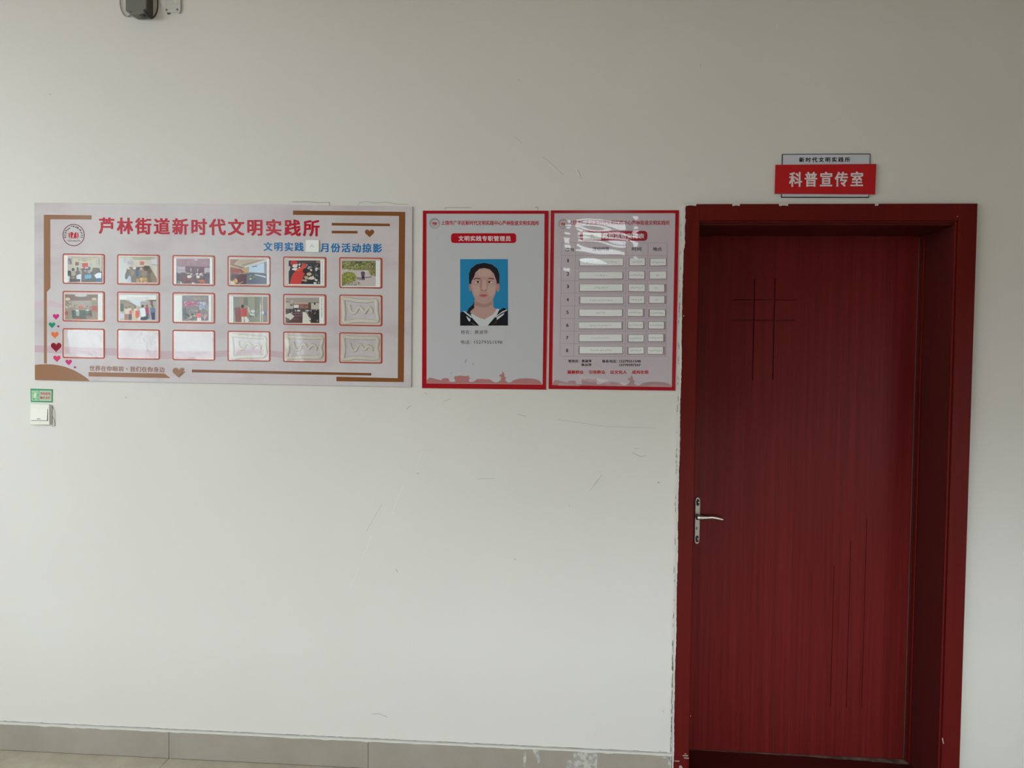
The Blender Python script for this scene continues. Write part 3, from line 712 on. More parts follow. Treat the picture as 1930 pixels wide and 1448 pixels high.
photo('printed photo of a purple-toned hall with rows of seats and white round lamps or hats', 'B', (165, 155, 828, 600), [
 ('r', 205, 160, 785, 596, (78, 58, 68)), ('p', [(205, 160), (785, 160), (785, 310), (600, 300), (205, 290)], (142, 112, 124)), ('s', 210, 165, 780, 290, 50, 30, [(150, 120, 132), (134, 106, 118), (158, 128, 134)]), ('e', 545, 182, 30, 14, (176, 174, 190)), ('r', 205, 295, 360, 400, (168, 158, 166)), ('r', 212, 315, 222, 400, (70, 60, 70)),
 ('r', 360, 310, 690, 385, (98, 70, 80)), ('r', 450, 325, 466, 385, (170, 160, 160)), ('r', 570, 330, 584, 385, (166, 156, 160)), ('r', 690, 320, 785, 400, (164, 156, 172)), ('r', 600, 322, 690, 378, (94, 44, 54)), ('e', 304, 295, 10, 12, (56, 44, 52)), ('e', 762, 302, 10, 14, (60, 48, 58)), ('p', [(240, 340), (350, 355), (350, 362), (240, 347)], (110, 100, 118)), ('p', [(240, 362), (350, 378), (350, 384), (240, 368)], (110, 100, 118)),
 ('s', 210, 385, 785, 590, 120, 20, [(64, 46, 58), (88, 62, 72), (54, 50, 56), (110, 90, 98)]), ('s', 215, 385, 780, 470, 22, 18, [(186, 170, 172), (150, 140, 148), (170, 150, 150)]), ('e', 428, 474, 40, 27, (206, 196, 184)), ('e', 582, 478, 32, 25, (204, 192, 182)), ('e', 566, 424, 24, 14, (200, 194, 192)), ('e', 624, 430, 20, 12, (188, 176, 174)), ('e', 465, 430, 22, 10, (180, 166, 160)),
 ('s', 310, 500, 520, 560, 26, 18, [(128, 36, 52), (112, 34, 50), (160, 50, 62)]), ('s', 560, 520, 720, 596, 26, 17, [(196, 92, 60), (150, 50, 40), (172, 120, 60)]), ('s', 220, 540, 300, 596, 8, 16, [(150, 160, 150), (90, 100, 90)]), ('p', [(470, 596), (485, 565), (495, 596), (505, 570), (530, 596)], (210, 206, 206)), ('p', [(690, 460), (785, 480), (785, 590), (730, 560)], (84, 70, 96)), ('p', [(270, 596), (290, 555), (304, 596)], (196, 196, 196))])
photo('printed photo of a hall with a bright projection screen at its right', 'B', (1130, 165, 1818, 606), [
 ('r', 1135, 170, 1772, 604, (104, 92, 92)), ('p', [(1135, 170), (1520, 170), (1200, 270), (1135, 260)], (138, 106, 96)), ('p', [(1300, 170), (1772, 170), (1772, 200), (1400, 330), (1210, 262)], (168, 154, 142)), ('p', [(1200, 256), (1300, 170), (1322, 170), (1218, 270)], (190, 166, 128)), ('p', [(1320, 280), (1540, 190), (1560, 196), (1335, 300)], (184, 158, 120)), ('p', [(1390, 290), (1772, 180), (1772, 214), (1400, 320)], (190, 190, 196)), ('p', [(1330, 275), (1700, 170), (1720, 176), (1345, 290)], (140, 122, 116)),
 ('p', [(1135, 280), (1340, 330), (1340, 345), (1135, 300)], (186, 160, 122)), ('p', [(1135, 260), (1240, 290), (1330, 330), (1135, 270)], (150, 118, 96)), ('p', [(1140, 335), (1370, 340), (1400, 400), (1140, 420)], (138, 54, 48)), ('p', [(1320, 330), (1460, 320), (1470, 410), (1390, 420)], (172, 146, 110)), ('p', [(1460, 300), (1725, 235), (1728, 412), (1464, 400)], (170, 192, 212)), ('p', [(1516, 298), (1604, 280), (1606, 294), (1518, 310)], (66, 66, 76)), ('r', 1728, 215, 1772, 430, (136, 124, 132)),
 ('s', 1180, 385, 1420, 450, 40, 16, [(66, 40, 52), (120, 60, 70), (160, 120, 110)]), ('p', [(1150, 440), (1420, 430), (1430, 604), (1150, 604)], (72, 34, 40)), ('p', [(1420, 410), (1772, 430), (1772, 604), (1420, 604)], (88, 98, 116)), ('p', [(1560, 430), (1755, 470), (1755, 492), (1570, 448)], (190, 200, 210)), ('p', [(1464, 480), (1490, 440), (1514, 500), (1500, 530), (1470, 520)], (196, 192, 140)), ('s', 1430, 430, 1600, 520, 16, 22, [(104, 108, 96), (80, 90, 100), (120, 124, 110)]),
 ('s', 1430, 530, 1770, 600, 20, 30, [(84, 92, 116), (100, 96, 118)]), ('p', [(1170, 560), (1230, 500), (1260, 520), (1270, 570), (1240, 590)], (190, 142, 84)), ('p', [(1280, 590), (1370, 550), (1350, 575), (1290, 600)], (176, 130, 70)), ('p', [(1140, 540), (1210, 570), (1230, 604), (1145, 604)], (198, 186, 172))],
 [(1780, 180, 1812, 600, 18, 1)])
photo('printed photo of an orange-vested volunteer bending over a crowd', 'C', (218, 178, 836, 624), [
 ('r', 220, 192, 770, 604, (46, 44, 50)), ('r', 360, 195, 700, 240, (70, 64, 62)), ('r', 700, 195, 770, 240, (140, 102, 76)), ('s', 300, 230, 770, 600, 130, 22, [(40, 38, 44), (60, 60, 66), (200, 200, 204), (150, 140, 130), (90, 84, 84), (50, 50, 56), (36, 38, 42)]),
 ('e', 310, 235, 62, 42, (190, 48, 44)), ('e', 330, 290, 46, 32, (206, 190, 188)), ('p', [(222, 290), (250, 300), (240, 360), (222, 380)], (206, 160, 170)), ('e', 335, 345, 60, 20, (208, 206, 204)), ('p', [(222, 390), (270, 380), (270, 600), (222, 600)], (44, 40, 42)),
 ('p', [(240, 604), (262, 500), (300, 420), (370, 340), (470, 300), (500, 420), (450, 520), (436, 604)], (190, 52, 48)), ('p', [(350, 360), (460, 300), (480, 330), (380, 400)], (196, 80, 52)), ('e', 486, 262, 34, 22, (198, 62, 54)), ('p', [(460, 260), (520, 290), (500, 340), (450, 330)], (200, 66, 50)), ('e', 520, 375, 56, 46, (30, 30, 38)),
 ('p', [(500, 460), (600, 500), (580, 530), (490, 490)], (178, 148, 120)), ('p', [(450, 520), (540, 540), (530, 560), (450, 545)], (190, 150, 120)), ('e', 575, 430, 44, 30, (190, 166, 140)), ('e', 620, 500, 50, 28, (200, 186, 176)), ('e', 700, 535, 24, 18, (196, 186, 176)), ('e', 670, 585, 34, 16, (206, 200, 194)), ('e', 610, 360, 18, 20, (190, 182, 170)), ('p', [(560, 560), (640, 520), (660, 604), (560, 604)], (34, 34, 40)), ('e', 700, 345, 20, 30, (190, 188, 180))],
 [(785, 195, 825, 590, 20, 1)])
photo('printed photo of a person walking a path between green shrubs', 'C', (1138, 195, 1803, 655), [
 ('r', 1142, 198, 1730, 640, (176, 164, 160)), ('r', 1142, 198, 1730, 360, (116, 118, 72)), ('s', 1142, 200, 1730, 350, 150, 20, [(140, 140, 84), (92, 100, 58), (158, 150, 104), (110, 100, 70), (80, 84, 54), (166, 160, 120)]), ('p', [(1150, 340), (1400, 370), (1560, 380), (1730, 440), (1730, 640), (1500, 640), (1390, 470), (1150, 385)], (180, 168, 168)),
 ('s', 1145, 335, 1370, 385, 26, 12, [(176, 160, 140), (150, 140, 110), (190, 180, 170)]), ('p', [(1600, 350), (1730, 330), (1730, 470), (1640, 440)], (120, 112, 66)), ('s', 1600, 340, 1730, 470, 40, 15, [(130, 120, 76), (96, 88, 54), (150, 136, 90)]), ('p', [(1142, 440), (1230, 390), (1330, 400), (1392, 460), (1390, 540), (1290, 580), (1142, 640)], (118, 124, 56)), ('s', 1150, 400, 1390, 560, 90, 16, [(140, 148, 66), (94, 104, 48), (156, 150, 80), (110, 100, 60)]),
 ('s', 1145, 560, 1480, 635, 60, 12, [(150, 140, 120), (90, 90, 66), (170, 156, 140), (120, 104, 84)]), ('p', [(1400, 480), (1500, 490), (1510, 540), (1400, 520)], (128, 116, 130)), ('p', [(1540, 480), (1660, 470), (1660, 486), (1550, 500)], (110, 98, 104)), ('e', 1508, 410, 38, 26, (74, 66, 76)), ('p', [(1475, 410), (1540, 410), (1536, 480), (1480, 470)], (86, 76, 92)), ('p', [(1484, 470), (1536, 470), (1540, 530), (1525, 540), (1512, 500), (1505, 535), (1492, 520)], (50, 44, 56)), ('p', [(1520, 372), (1580, 375), (1580, 395), (1530, 392)], (196, 190, 180))],
 [(1748, 210, 1775, 640, 18, 1)])
photo('printed photo of a dim room with a group standing round a dark green table', 'A', (118, 815, 800, 1285), [
 ('r', 120, 818, 720, 1282, (136, 124, 112)), ('p', [(120, 818), (720, 818), (720, 880), (600, 940), (240, 935), (120, 880)], (118, 96, 90)), ('e', 410, 840, 120, 26, (176, 176, 176)), ('e', 170, 905, 46, 26, (184, 176, 160)), ('e', 650, 905, 44, 24, (184, 170, 146)), ('r', 240, 935, 600, 1060, (152, 144, 134)), ('s', 250, 980, 350, 1090, 22, 12, [(140, 86, 80), (160, 150, 140), (120, 90, 84)]), ('s', 490, 960, 590, 1090, 22, 12, [(130, 84, 80), (90, 70, 68), (160, 150, 140)]), ('e', 410, 1055, 46, 34, (172, 104, 90)),
 ('r', 600, 1030, 720, 1130, (150, 80, 70)), ('s', 125, 950, 235, 1120, 22, 15, [(180, 174, 164), (120, 108, 98), (80, 74, 74)]), ('p', [(235, 1110), (600, 1110), (620, 1230), (480, 1270), (260, 1260)], (62, 76, 70)), ('s', 240, 1110, 600, 1240, 60, 20, [(56, 76, 70), (84, 92, 86), (50, 60, 58), (110, 118, 110)]), ('p', [(320, 1120), (385, 1120), (380, 1210), (330, 1215)], (140, 148, 140)), ('e', 340, 1115, 30, 14, (196, 190, 184)), ('e', 530, 1110, 34, 12, (196, 186, 176)), ('p', [(330, 1250), (400, 1230), (420, 1282), (320, 1282)], (150, 70, 60)), ('e', 150, 1160, 34, 36, (140, 84, 72)), ('s', 480, 1190, 700, 1280, 24, 24, [(130, 96, 84), (150, 120, 100), (120, 80, 70)]), ('p', [(640, 1130), (720, 1140), (720, 1282), (620, 1282)], (142, 120, 100))],
 [(740, 840, 785, 1270, 10, 1)])
photo('printed photo of people in red and white shirts standing outside a house, caption on top', 'A', (1112, 832, 1785, 1290), [
 ('r', 1120, 915, 1780, 1288, (168, 160, 150)), ('p', [(1120, 915), (1200, 925), (1400, 1025), (1400, 1120), (1120, 1100)], (138, 124, 104)), ('p', [(1200, 922), (1420, 1025), (1420, 1034), (1180, 926)], (70, 56, 50)), ('p', [(1280, 920), (1600, 920), (1530, 1040), (1420, 1025)], (190, 196, 208)), ('p', [(1490, 950), (1780, 930), (1780, 1288), (1500, 1100)], (160, 152, 148)), ('r', 1650, 925, 1780, 945, (96, 84, 80)), ('r', 1676, 945, 1720, 1020, (112, 90, 78)), ('r', 1730, 950, 1778, 1030, (158, 152, 152)), ('r', 1125, 985, 1190, 1130, (72, 80, 76)), ('p', [(1120, 940), (1185, 930), (1230, 1010), (1120, 980)], (128, 118, 100)),
 ('e', 1240, 1060, 14, 18, (70, 56, 50)), ('p', [(1215, 1085), (1280, 1080), (1275, 1175), (1215, 1170)], (196, 186, 168)), ('p', [(1190, 1080), (1215, 1080), (1215, 1160), (1192, 1165)], (168, 164, 158)), ('e', 1295, 1050, 14, 16, (60, 50, 48)), ('p', [(1268, 1070), (1325, 1070), (1325, 1120), (1270, 1120)], (200, 188, 170)), ('p', [(1290, 1110), (1340, 1115), (1330, 1180), (1295, 1180)], (196, 84, 92)), ('r', 1205, 1180, 1270, 1285, (150, 96, 70)), ('r', 1275, 1180, 1335, 1288, (58, 58, 70)), ('e', 1398, 1055, 18, 20, (110, 66, 54)), ('p', [(1375, 1085), (1430, 1080), (1440, 1160), (1375, 1170)], (208, 184, 162)), ('p', [(1400, 1120), (1470, 1115), (1475, 1245), (1405, 1240)], (192, 82, 62)), ('r', 1340, 1170, 1400, 1288, (196, 168, 140)),
 ('e', 1535, 1035, 26, 26, (76, 58, 56)), ('p', [(1480, 1080), (1560, 1060), (1592, 1130), (1580, 1220), (1505, 1230)], (202, 212, 228)), ('p', [(1500, 1240), (1600, 1220), (1610, 1288), (1495, 1288)], (52, 52, 76)), ('e', 1610, 1030, 18, 22, (110, 60, 56)), ('p', [(1578, 1060), (1640, 1050), (1645, 1170), (1590, 1165)], (158, 62, 78)), ('p', [(1595, 1170), (1645, 1170), (1640, 1270), (1600, 1270)], (70, 70, 92)), ('e', 1715, 1040, 22, 22, (110, 92, 84)), ('p', [(1670, 1065), (1760, 1065), (1765, 1150), (1670, 1150)], (96, 112, 142)), ('p', [(1680, 1150), (1760, 1150), (1755, 1285), (1700, 1280)], (52, 62, 96)), ('p', [(1440, 1270), (1490, 1190), (1490, 1288), (1440, 1288)], (206, 200, 196)), ('p', [(1130, 1160), (1200, 1180), (1195, 1250), (1130, 1260)], (186, 182, 200)), ('e', 1655, 1220, 20, 50, (140, 130, 150))],
 [(1240, 870, 1650, 905, 22, 0)])
photo('printed photo of a cluttered stall hung with pink goods, wide white margin at its left', 'B', (165, 795, 812, 1248), [
 ('r', 305, 800, 765, 1240, (118, 112, 118)), ('s', 305, 802, 765, 900, 40, 26, [(140, 130, 112), (160, 146, 110), (110, 100, 100), (150, 140, 146)]), ('r', 310, 810, 450, 880, (128, 120, 128)), ('s', 310, 890, 590, 1010, 90, 18, [(170, 90, 120), (150, 60, 90), (200, 160, 180), (120, 84, 100), (190, 110, 140)]), ('s', 580, 900, 760, 1060, 60, 18, [(130, 150, 180), (170, 176, 186), (100, 100, 116), (180, 170, 176)]), ('r', 460, 1060, 640, 1074, (200, 200, 206)), ('s', 400, 1000, 760, 1120, 46, 20, [(150, 150, 150), (100, 96, 104), (130, 120, 110)]), ('p', [(310, 1020), (380, 1020), (380, 1230), (330, 1200)], (84, 88, 96)),
 ('s', 350, 1100, 560, 1235, 46, 24, [(90, 90, 84), (140, 136, 110), (60, 60, 64), (170, 166, 160)]), ('e', 595, 1085, 16, 20, (90, 70, 60)), ('p', [(545, 1120), (630, 1100), (632, 1185), (560, 1190)], (208, 96, 108)), ('r', 565, 1188, 634, 1240, (208, 206, 204)), ('s', 635, 1120, 760, 1238, 26, 20, [(120, 90, 96), (170, 160, 160), (90, 84, 100)]), ('e', 720, 1150, 22, 36, (176, 132, 126))],
 [(255, 830, 285, 1230, 10, 1)])
photo('printed photo of a person in a red vest and white trousers beside a work bench', 'B', (1125, 815, 1790, 1270), [
 ('r', 1190, 820, 1785, 1265, (132, 132, 118)), ('r', 1280, 820, 1340, 1000, (146, 118, 112)), ('p', [(1190, 820), (1285, 820), (1280, 1100), (1220, 1100)], (112, 118, 110)), ('r', 1370, 840, 1440, 970, (104, 106, 98)), ('r', 1450, 830, 1560, 1080, (142, 142, 126)), ('r', 1560, 820, 1650, 1100, (118, 120, 108)), ('p', [(1210, 1010), (1320, 1000), (1330, 1262), (1230, 1262)], (112, 52, 52)), ('s', 1450, 1040, 1640, 1200, 30, 24, [(110, 120, 110), (150, 152, 150), (90, 96, 90)]),
 ('e', 1352, 990, 26, 34, (44, 38, 42)), ('p', [(1315, 1030), (1420, 1020), (1430, 1165), (1320, 1170)], (176, 60, 58)), ('p', [(1335, 1165), (1370, 1170), (1372, 1262), (1338, 1262)], (206, 200, 190)), ('p', [(1375, 1170), (1420, 1165), (1470, 1240), (1440, 1262), (1400, 1262)], (204, 202, 200)), ('p', [(1440, 990), (1470, 1010), (1490, 1110), (1450, 1100)], (190, 172, 160)), ('e', 1530, 1075, 36, 26, (190, 196, 204)), ('p', [(1480, 1110), (1560, 1120), (1555, 1190), (1545, 1140), (1490, 1150)], (196, 196, 190)), ('r', 1655, 940, 1668, 1262, (190, 190, 182)), ('r', 1695, 820, 1706, 1262, (184, 184, 178)), ('r', 1668, 990, 1700, 1000, (184, 184, 178)), ('r', 1668, 1100, 1700, 1110, (184, 184, 178)), ('r', 1705, 860, 1785, 1262, (132, 118, 112)),
 ('e', 1705, 1100, 22, 28, (180, 190, 206)), ('e', 1748, 1120, 24, 28, (96, 80, 130))],
 [(1135, 830, 1180, 1255, 12, 1)])
photo('printed photo of a conference hall with dark rows of desks and a white aisle', 'C', (165, 830, 832, 1285), [
 ('r', 168, 835, 752, 1278, (84, 70, 72)), ('p', [(168, 835), (752, 835), (752, 920), (300, 925), (168, 905)], (148, 138, 132)), ('e', 275, 900, 26, 8, (190, 184, 178)), ('r', 310, 920, 560, 950, (160, 150, 140)), ('r', 320, 950, 560, 965, (168, 66, 56)), ('r', 310, 962, 395, 1015, (196, 198, 196)), ('r', 400, 968, 490, 1025, (128, 98, 84)), ('r', 500, 975, 556, 1025, (140, 96, 76)), ('r', 570, 960, 606, 1025, (78, 62, 56)), ('r', 610, 930, 752, 1040, (178, 170, 158)), ('r', 168, 920, 300, 1030, (168, 160, 150)), ('r', 245, 945, 290, 985, (120, 96, 88)), ('e', 672, 945, 16, 20, (50, 42, 42)),
 ('s', 168, 1020, 752, 1130, 110, 17, [(58, 46, 50), (90, 74, 74), (180, 172, 166), (44, 38, 42), (70, 58, 60)]), ('p', [(310, 1100), (465, 1095), (460, 1275), (168, 1275), (240, 1180)], (80, 52, 56)), ('r', 305, 1110, 460, 1118, (140, 110, 106)), ('r', 310, 1150, 460, 1158, (130, 100, 98)), ('r', 250, 1205, 400, 1214, (110, 84, 82)), ('p', [(465, 1085), (520, 1090), (610, 1200), (600, 1278), (460, 1278)], (196, 194, 184)), ('p', [(515, 1080), (550, 1090), (610, 1200), (570, 1180)], (110, 96, 92)), ('p', [(550, 1090), (752, 1050), (752, 1278), (610, 1278), (600, 1180)], (48, 40, 42)), ('s', 560, 1060, 750, 1270, 40, 14, [(60, 50, 52), (40, 34, 36), (130, 116, 110), (84, 70, 72)]), ('p', [(168, 1130), (250, 1100), (320, 1165), (250, 1230), (168, 1170)], (190, 184, 180)), ('p', [(168, 1190), (230, 1200), (240, 1240), (168, 1275)], (100, 88, 88)), ('e', 395, 1065, 34, 14, (190, 182, 180)), ('e', 550, 1060, 26, 12, (190, 180, 172))],
 [(770, 850, 820, 1180, 18, 1)])

# ------------------------------------------------------------------ two red-bordered posters
YP = -.004
def skyline(par, fn, c, y):
    pts = [(145,1190),(180,1152),(210,1152),(280,1172),(350,1187),(375,1162),(410,1157),(455,1160),(475,1210),(550,1210),(550,1175),(525,1160),(550,1152),(538,1130),(600,1128),(610,1120),(700,1128),(755,1122),(745,1145),(775,1162),(748,1170),(752,1210),(810,1210),(865,1170),(960,1168),(1050,1178),(1110,1215),(1150,1220),(1200,1187),(1210,1145),(1180,1130),(1185,1110),(1210,1105),(1225,1080),(1232,1045),(1240,1080),(1255,1100),(1255,1135),(1280,1150),(1265,1185),(1300,1220),(1345,1218),(1385,1185),(1470,1165),(1560,1160),(1680,1168),(1750,1190),(1785,1225),(1785,1243),(145,1230)]
    obj('skyline_print', MB().flat([fn(*p) for p in pts], y, ink(*c)), M['gloss'], par, label='pale red skyline print')
def poster(label, O, I, bg, base):
    t = thing('wall_poster', label, 'poster', P(base[0], base[1], 0))
    redm = plain('poster_red', (.40, .010, .018, 1), .14, spec=.12)
    obj('panel', MB().prism(O, 0, YP), redm, t, bevel=.0005)
    obj('face', MB().prism(I, YP, YP-.0003), plain('poster_face', bg, .14, spec=.12), t)
    return t
p1 = poster('red-bordered grey poster with one portrait photo, between the wide board and the schedule poster',
  [(796.9, 397.2), (1033.8, 397.2), (1033, 500), (1030.6, 640), (1028.8, 734.7), (795.3, 731.8), (796, 560)], [(803.9, 402.9), (1026.2, 403.2), (1025.4, 520), (1022.6, 724.9), (804, 722.8)], (.545, .535, .565, 1), (912, 734))
yq = YP-.0005
cred = im('poster_lettering', 160, 22, 40)
text('lettering', '上饶市广丰区新时代文明实践中心芦林街道文明实践所', [(831.4, 415.6), (1016, 416.2), (1016, 425.0), (831.4, 424.4)], yq, cred, p1, 1.0, .022, 'red heading characters')
emblem(p1, 819.4, 421, 9.6, yq, ringcol=(78, 34, 44))
pill = im('pill_red', 160, 20, 32)
obj('heading_pill', MB().flat(rrect(850, 439.8, 973, 458.2, 5.5), yq), pill, p1)
wt = im('pill_white', 196, 188, 192)
text('lettering', '文明实践专职管理员', [(863.9, 444.7), (962.7, 444.9), (962.7, 454.8), (863.9, 454.6)], yq-.0002, wt, p1, 1.12, .022, 'white heading characters')
bk = im('poster_black', 52, 50, 56)
text('lettering', '姓名：黄淑萍', [(868.7, 622.2), (919.2, 622.6), (919.2, 630.2), (868.7, 629.8)], yq, bk, p1, 1.0, .004, 'small black characters')
text('lettering', '电话：', [(868.7, 641.2), (888, 641.4), (888, 648.8), (868.7, 648.6)], yq, bk, p1, 1.0, .004, 'small black characters')
text('lettering', '15279351598', [(893.6, 642), (946.6, 642.4), (946.6, 648.4), (893.6, 648.0)], yq, bk, p1, 1.0, .004, 'small black digits')
skyline(p1, lambda a, b: (785+a/7.569, 560+b/7.569), (160, 108, 108), yq)
for q_, w_, c_ in (([(876.5, 684), (879.5, 677)], 1.8, (128, 128, 136)), ([(891, 688), (892.5, 683)], 1.4, (140, 140, 146)), ([(849.5, 705.5), (851, 702)], 1.6, (140, 140, 148))):
    obj('smudge', stroke(MB(), q_, w_, yq-.0001, ink(*c_)), M['gloss'], p1)
# portrait photo stuck on the poster
pp = obj('portrait_photo', MB().prism([(866.9, 488.3), (957.8, 488.7), (957.0, 614.4), (866.6, 614.0)], YP-.0004, YP-.0010), M['paper'], None,
         'blue-ground portrait photo of a person with dark tied-back hair and sailor collar', 'photo')
hair = (36, 30, 34); skin = (164, 132, 126); sk2 = (150, 116, 110); sk3 = (172, 142, 134)
FR['D'] = (850, 480, 8.042)
FACE = [
 ('r', 137, 68, 864, 1078, (38, 116, 158)),
 ('p', [(350, 710), (330, 760), (268, 815), (240, 880), (300, 905), (380, 840)], hair),
 ('p', [(137, 880), (190, 860), (290, 905), (430, 1078), (137, 1078)], (30, 28, 32)), ('p', [(862, 840), (800, 805), (700, 870), (560, 1078), (862, 1078)], (30, 28, 32)),
 ('p', [(300, 905), (360, 860), (640, 830), (715, 820), (735, 830), (690, 925), (665, 950), (555, 1078), (428, 1078), (320, 960)], (178, 180, 182)),
 ('p', [(355, 690), (640, 690), (640, 790), (690, 830), (640, 905), (510, 984), (440, 965), (290, 880), (300, 855), (352, 810)], skin),
 ('p', [(360, 700), (500, 745), (630, 700), (630, 760), (560, 790), (500, 800), (420, 790), (362, 770)], sk2),
 ('e', 502, 300, 232, 175, hair), ('p', [(272, 290), (350, 230), (350, 430), (310, 470), (275, 440)], hair), ('p', [(660, 230), (735, 300), (732, 430), (715, 470), (690, 440)], hair),
 ('e', 294, 500, 22, 62, sk2), ('e', 712, 500, 24, 66, (166, 120, 112)),
 ('p', [(345, 350), (372, 270), (430, 215), (510, 204), (590, 225), (650, 290), (690, 400), (694, 500), (670, 600), (630, 690), (570, 735), (500, 752), (430, 735), (370, 690), (325, 590), (306, 490), (312, 400)], skin),
 ('p', [(400, 250), (470, 222), (560, 228), (620, 280), (600, 330), (420, 330)], sk3), ('p', [(330, 470), (420, 470), (440, 560), (400, 640), (350, 580)], sk3), ('p', [(560, 470), (670, 470), (660, 580), (600, 640), (550, 560)], sk3),
 ('p', [(440, 380), (470, 372), (468, 500), (440, 520)], sk2), ('p', [(545, 380), (560, 384), (556, 510), (545, 500)], sk2), ('p', [(484, 390), (526, 390), (534, 520), (500, 535), (470, 520)], sk3),
 ('p', [(336, 378), (370, 352), (440, 356), (452, 368), (440, 376), (380, 368), (345, 384)], (92, 62, 60)), ('p', [(552, 366), (580, 354), (640, 356), (662, 378), (640, 374), (585, 370)], (92, 62, 60)),
 ('p', [(360, 424), (390, 402), (425, 406), (444, 424), (400, 432)], (196, 176, 168)), ('p', [(552, 424), (575, 404), (612, 404), (634, 424), (590, 432)], (196, 176, 168)),
 ('e', 407, 419, 17, 13, (34, 26, 28)), ('e', 580, 419, 17, 13, (34, 26, 28)), ('p', [(364, 418), (390, 400), (425, 403), (446, 418), (420, 409), (388, 408)], (60, 40, 40)), ('p', [(550, 418), (574, 402), (612, 402), (636, 416), (610, 409), (576, 410)], (60, 40, 40)),
 ('e', 462, 536, 10, 7, (104, 70, 66)), ('e', 532, 536, 10, 7, (104, 70, 66)), ('p', [(446, 520), (462, 548), (498, 556), (535, 548), (552, 520), (535, 540), (498, 548), (462, 540)], (132, 96, 90)),
 ('p', [(424, 618), (470, 596), (494, 602), (520, 596), (562, 618), (520, 646), (480, 650), (445, 640)], (172, 96, 98)), ('p', [(424, 618), (494, 612), (562, 618), (494, 626)], (128, 62, 66)),
 ('p', [(180, 858), (205, 855), (318, 944), (305, 960)], (182, 182, 184)), ('p', [(228, 930), (296, 980), (286, 1018), (262, 1000)], (182, 182, 184)), ('p', [(672, 940), (780, 860), (850, 832), (850, 848), (760, 890), (676, 955)], (182, 182, 184)), ('p', [(694, 950), (812, 880), (790, 920), (694, 994)], (176, 178, 180)),
 ('p', [(290, 1020), (340, 1052), (395, 1075), (340, 1060)], (120, 116, 112)), ('p', [(600, 1075), (680, 1030), (692, 1000), (686, 1030)], (120, 116, 112)),
]
obj('picture', picture(MB(), 'D', FACE, YP-.0011), M['gloss'], pp)

p2 = poster('pink red-bordered schedule poster with numbered rows and many white paper slips, beside the door',
  [(1038.1, 396.6), (1279.7, 396.3), (1277.6, 520), (1275, 640), (1272.7, 736.6), (1033.8, 733.4), (1036, 560)], [(1045, 402.2), (1272.9, 402), (1269.5, 560), (1266.2, 729), (1041, 725.7), (1043.5, 520)], (.61, .53, .575, 1), (1153, 736))
text('lettering', '上饶市广丰区新时代文明实践中心芦林街道文明实践所', [(1072.4, 415.2), (1262.3, 415.6), (1262.3, 424.4), (1072.4, 424.0)], yq, im('schedule_lettering', 158, 40, 58), p2, 1.0, .022, 'red heading characters')
emblem(p2, 1061.4, 422, 9, yq, ringcol=(100, 60, 70))
obj('heading_pill', MB().flat(rrect(1092.6, 435.2, 1220.2, 454, 6.5), yq), im('pill_red2', 150, 28, 46), p2)
text('lettering', '月份活动安排表', [(1135.4, 439.8), (1214.4, 440.0), (1214.4, 449.8), (1135.4, 449.6)], yq-.0002, wt, p2, 1.1, .022, 'white heading characters')
for s_, q in (('序号', (1065.7, 467.6, 1082.6, 474.2)), ('活动内容', (1116.9, 465.6, 1148.2, 473)), ('时间', (1190.9, 465.6, 1208.8, 473)), ('地点', (1230.4, 465.8, 1247.4, 473.2))):
    text('lettering', s_, rect(*q), yq, im('table_black', 44, 38, 50), p2, 1.0, .02, 'black column heading')
NY = [491.4, 516.4, 540.2, 564.9, 588.6, 613.0, 636.9, 660.8]
for i, yy in enumerate(NY):
    xx = 1070.6-.25*i
    text('numeral', str(i+1), rect(xx-(1.2 if i == 0 else 2.3), yy-3.2, xx+(1.2 if i == 0 else 2.3), yy+3.3), yq, im('table_black', 44, 38, 50), p2, 1.0, .02)
tl = MB(); lc = ink(150, 126, 146)
for a, b in ((1058.4, 1055.4), (1084.9, 1081.4), (1180.2, 1178), (1221.5, 1216.6), (1258, 1255)): stroke(tl, [(a, 458), (b, 671.5)], .55, yq-.0001, lc)
for yy in [457.5]+[481.6+23.75*i for i in range(9)]: stroke(tl, [(1056.5, yy), (1256.5, yy+.4)], .55, yq-.0001, lc)
obj('table_rule', tl, M['gloss'], p2)
for s_, q, bo in (('管理员：', (1071, 678.2, 1092, 683.4), .03), ('黄淑萍', (1096.2, 678.0, 1115, 683.6), .03), ('陈运萍', (1096.0, 685.2, 1114.8, 690.4), .03), ('联系电话：', (1134.9, 678.4, 1163.4, 684), .03),
                  ('15279351598', (1167.2, 678.8, 1207.8, 683.6), .03), ('15779397247', (1167.2, 686, 1207.6, 690.6), .03)):
    text('lettering', s_, rect(*q), yq, im('table_black', 44, 38, 50), p2, 1.0, bo, 'small black contact line')
for s_, a, b in (('凝聚群众', 1068.7, 1100.1), ('引导群众', 1109.5, 1141), ('以文化人', 1150.3, 1181.6), ('成风化俗', 1190.9, 1222.6)):
    text('lettering', s_, rect(a, 698.2, b, 705.1), yq-.0001, im('slogan_red', 170, 24, 34), p2, 1.0, .03, 'red slogan characters')
skyline(p2, lambda a, b: (1020+(150+(a-145)*.9415)/6.893, 560+(1145+(b-1232)*.83+(a-145)*.011)/6.893), (160, 128, 132), yq)
C1 = [(1093.1, 487.5, 1174.3, 500.3), (1091.9, 512.7, 1173, 525.2), (1093, 535.9, 1173.1, 548.4), (1093.8, 559.5, 1174.2, 572), (1092.1, 583.4, 1172.3, 596), (1091, 607.4, 1171.4, 619.1), (1092, 630.5, 1172, 643.3), (1092.7, 653.6, 1173, 666.3)]
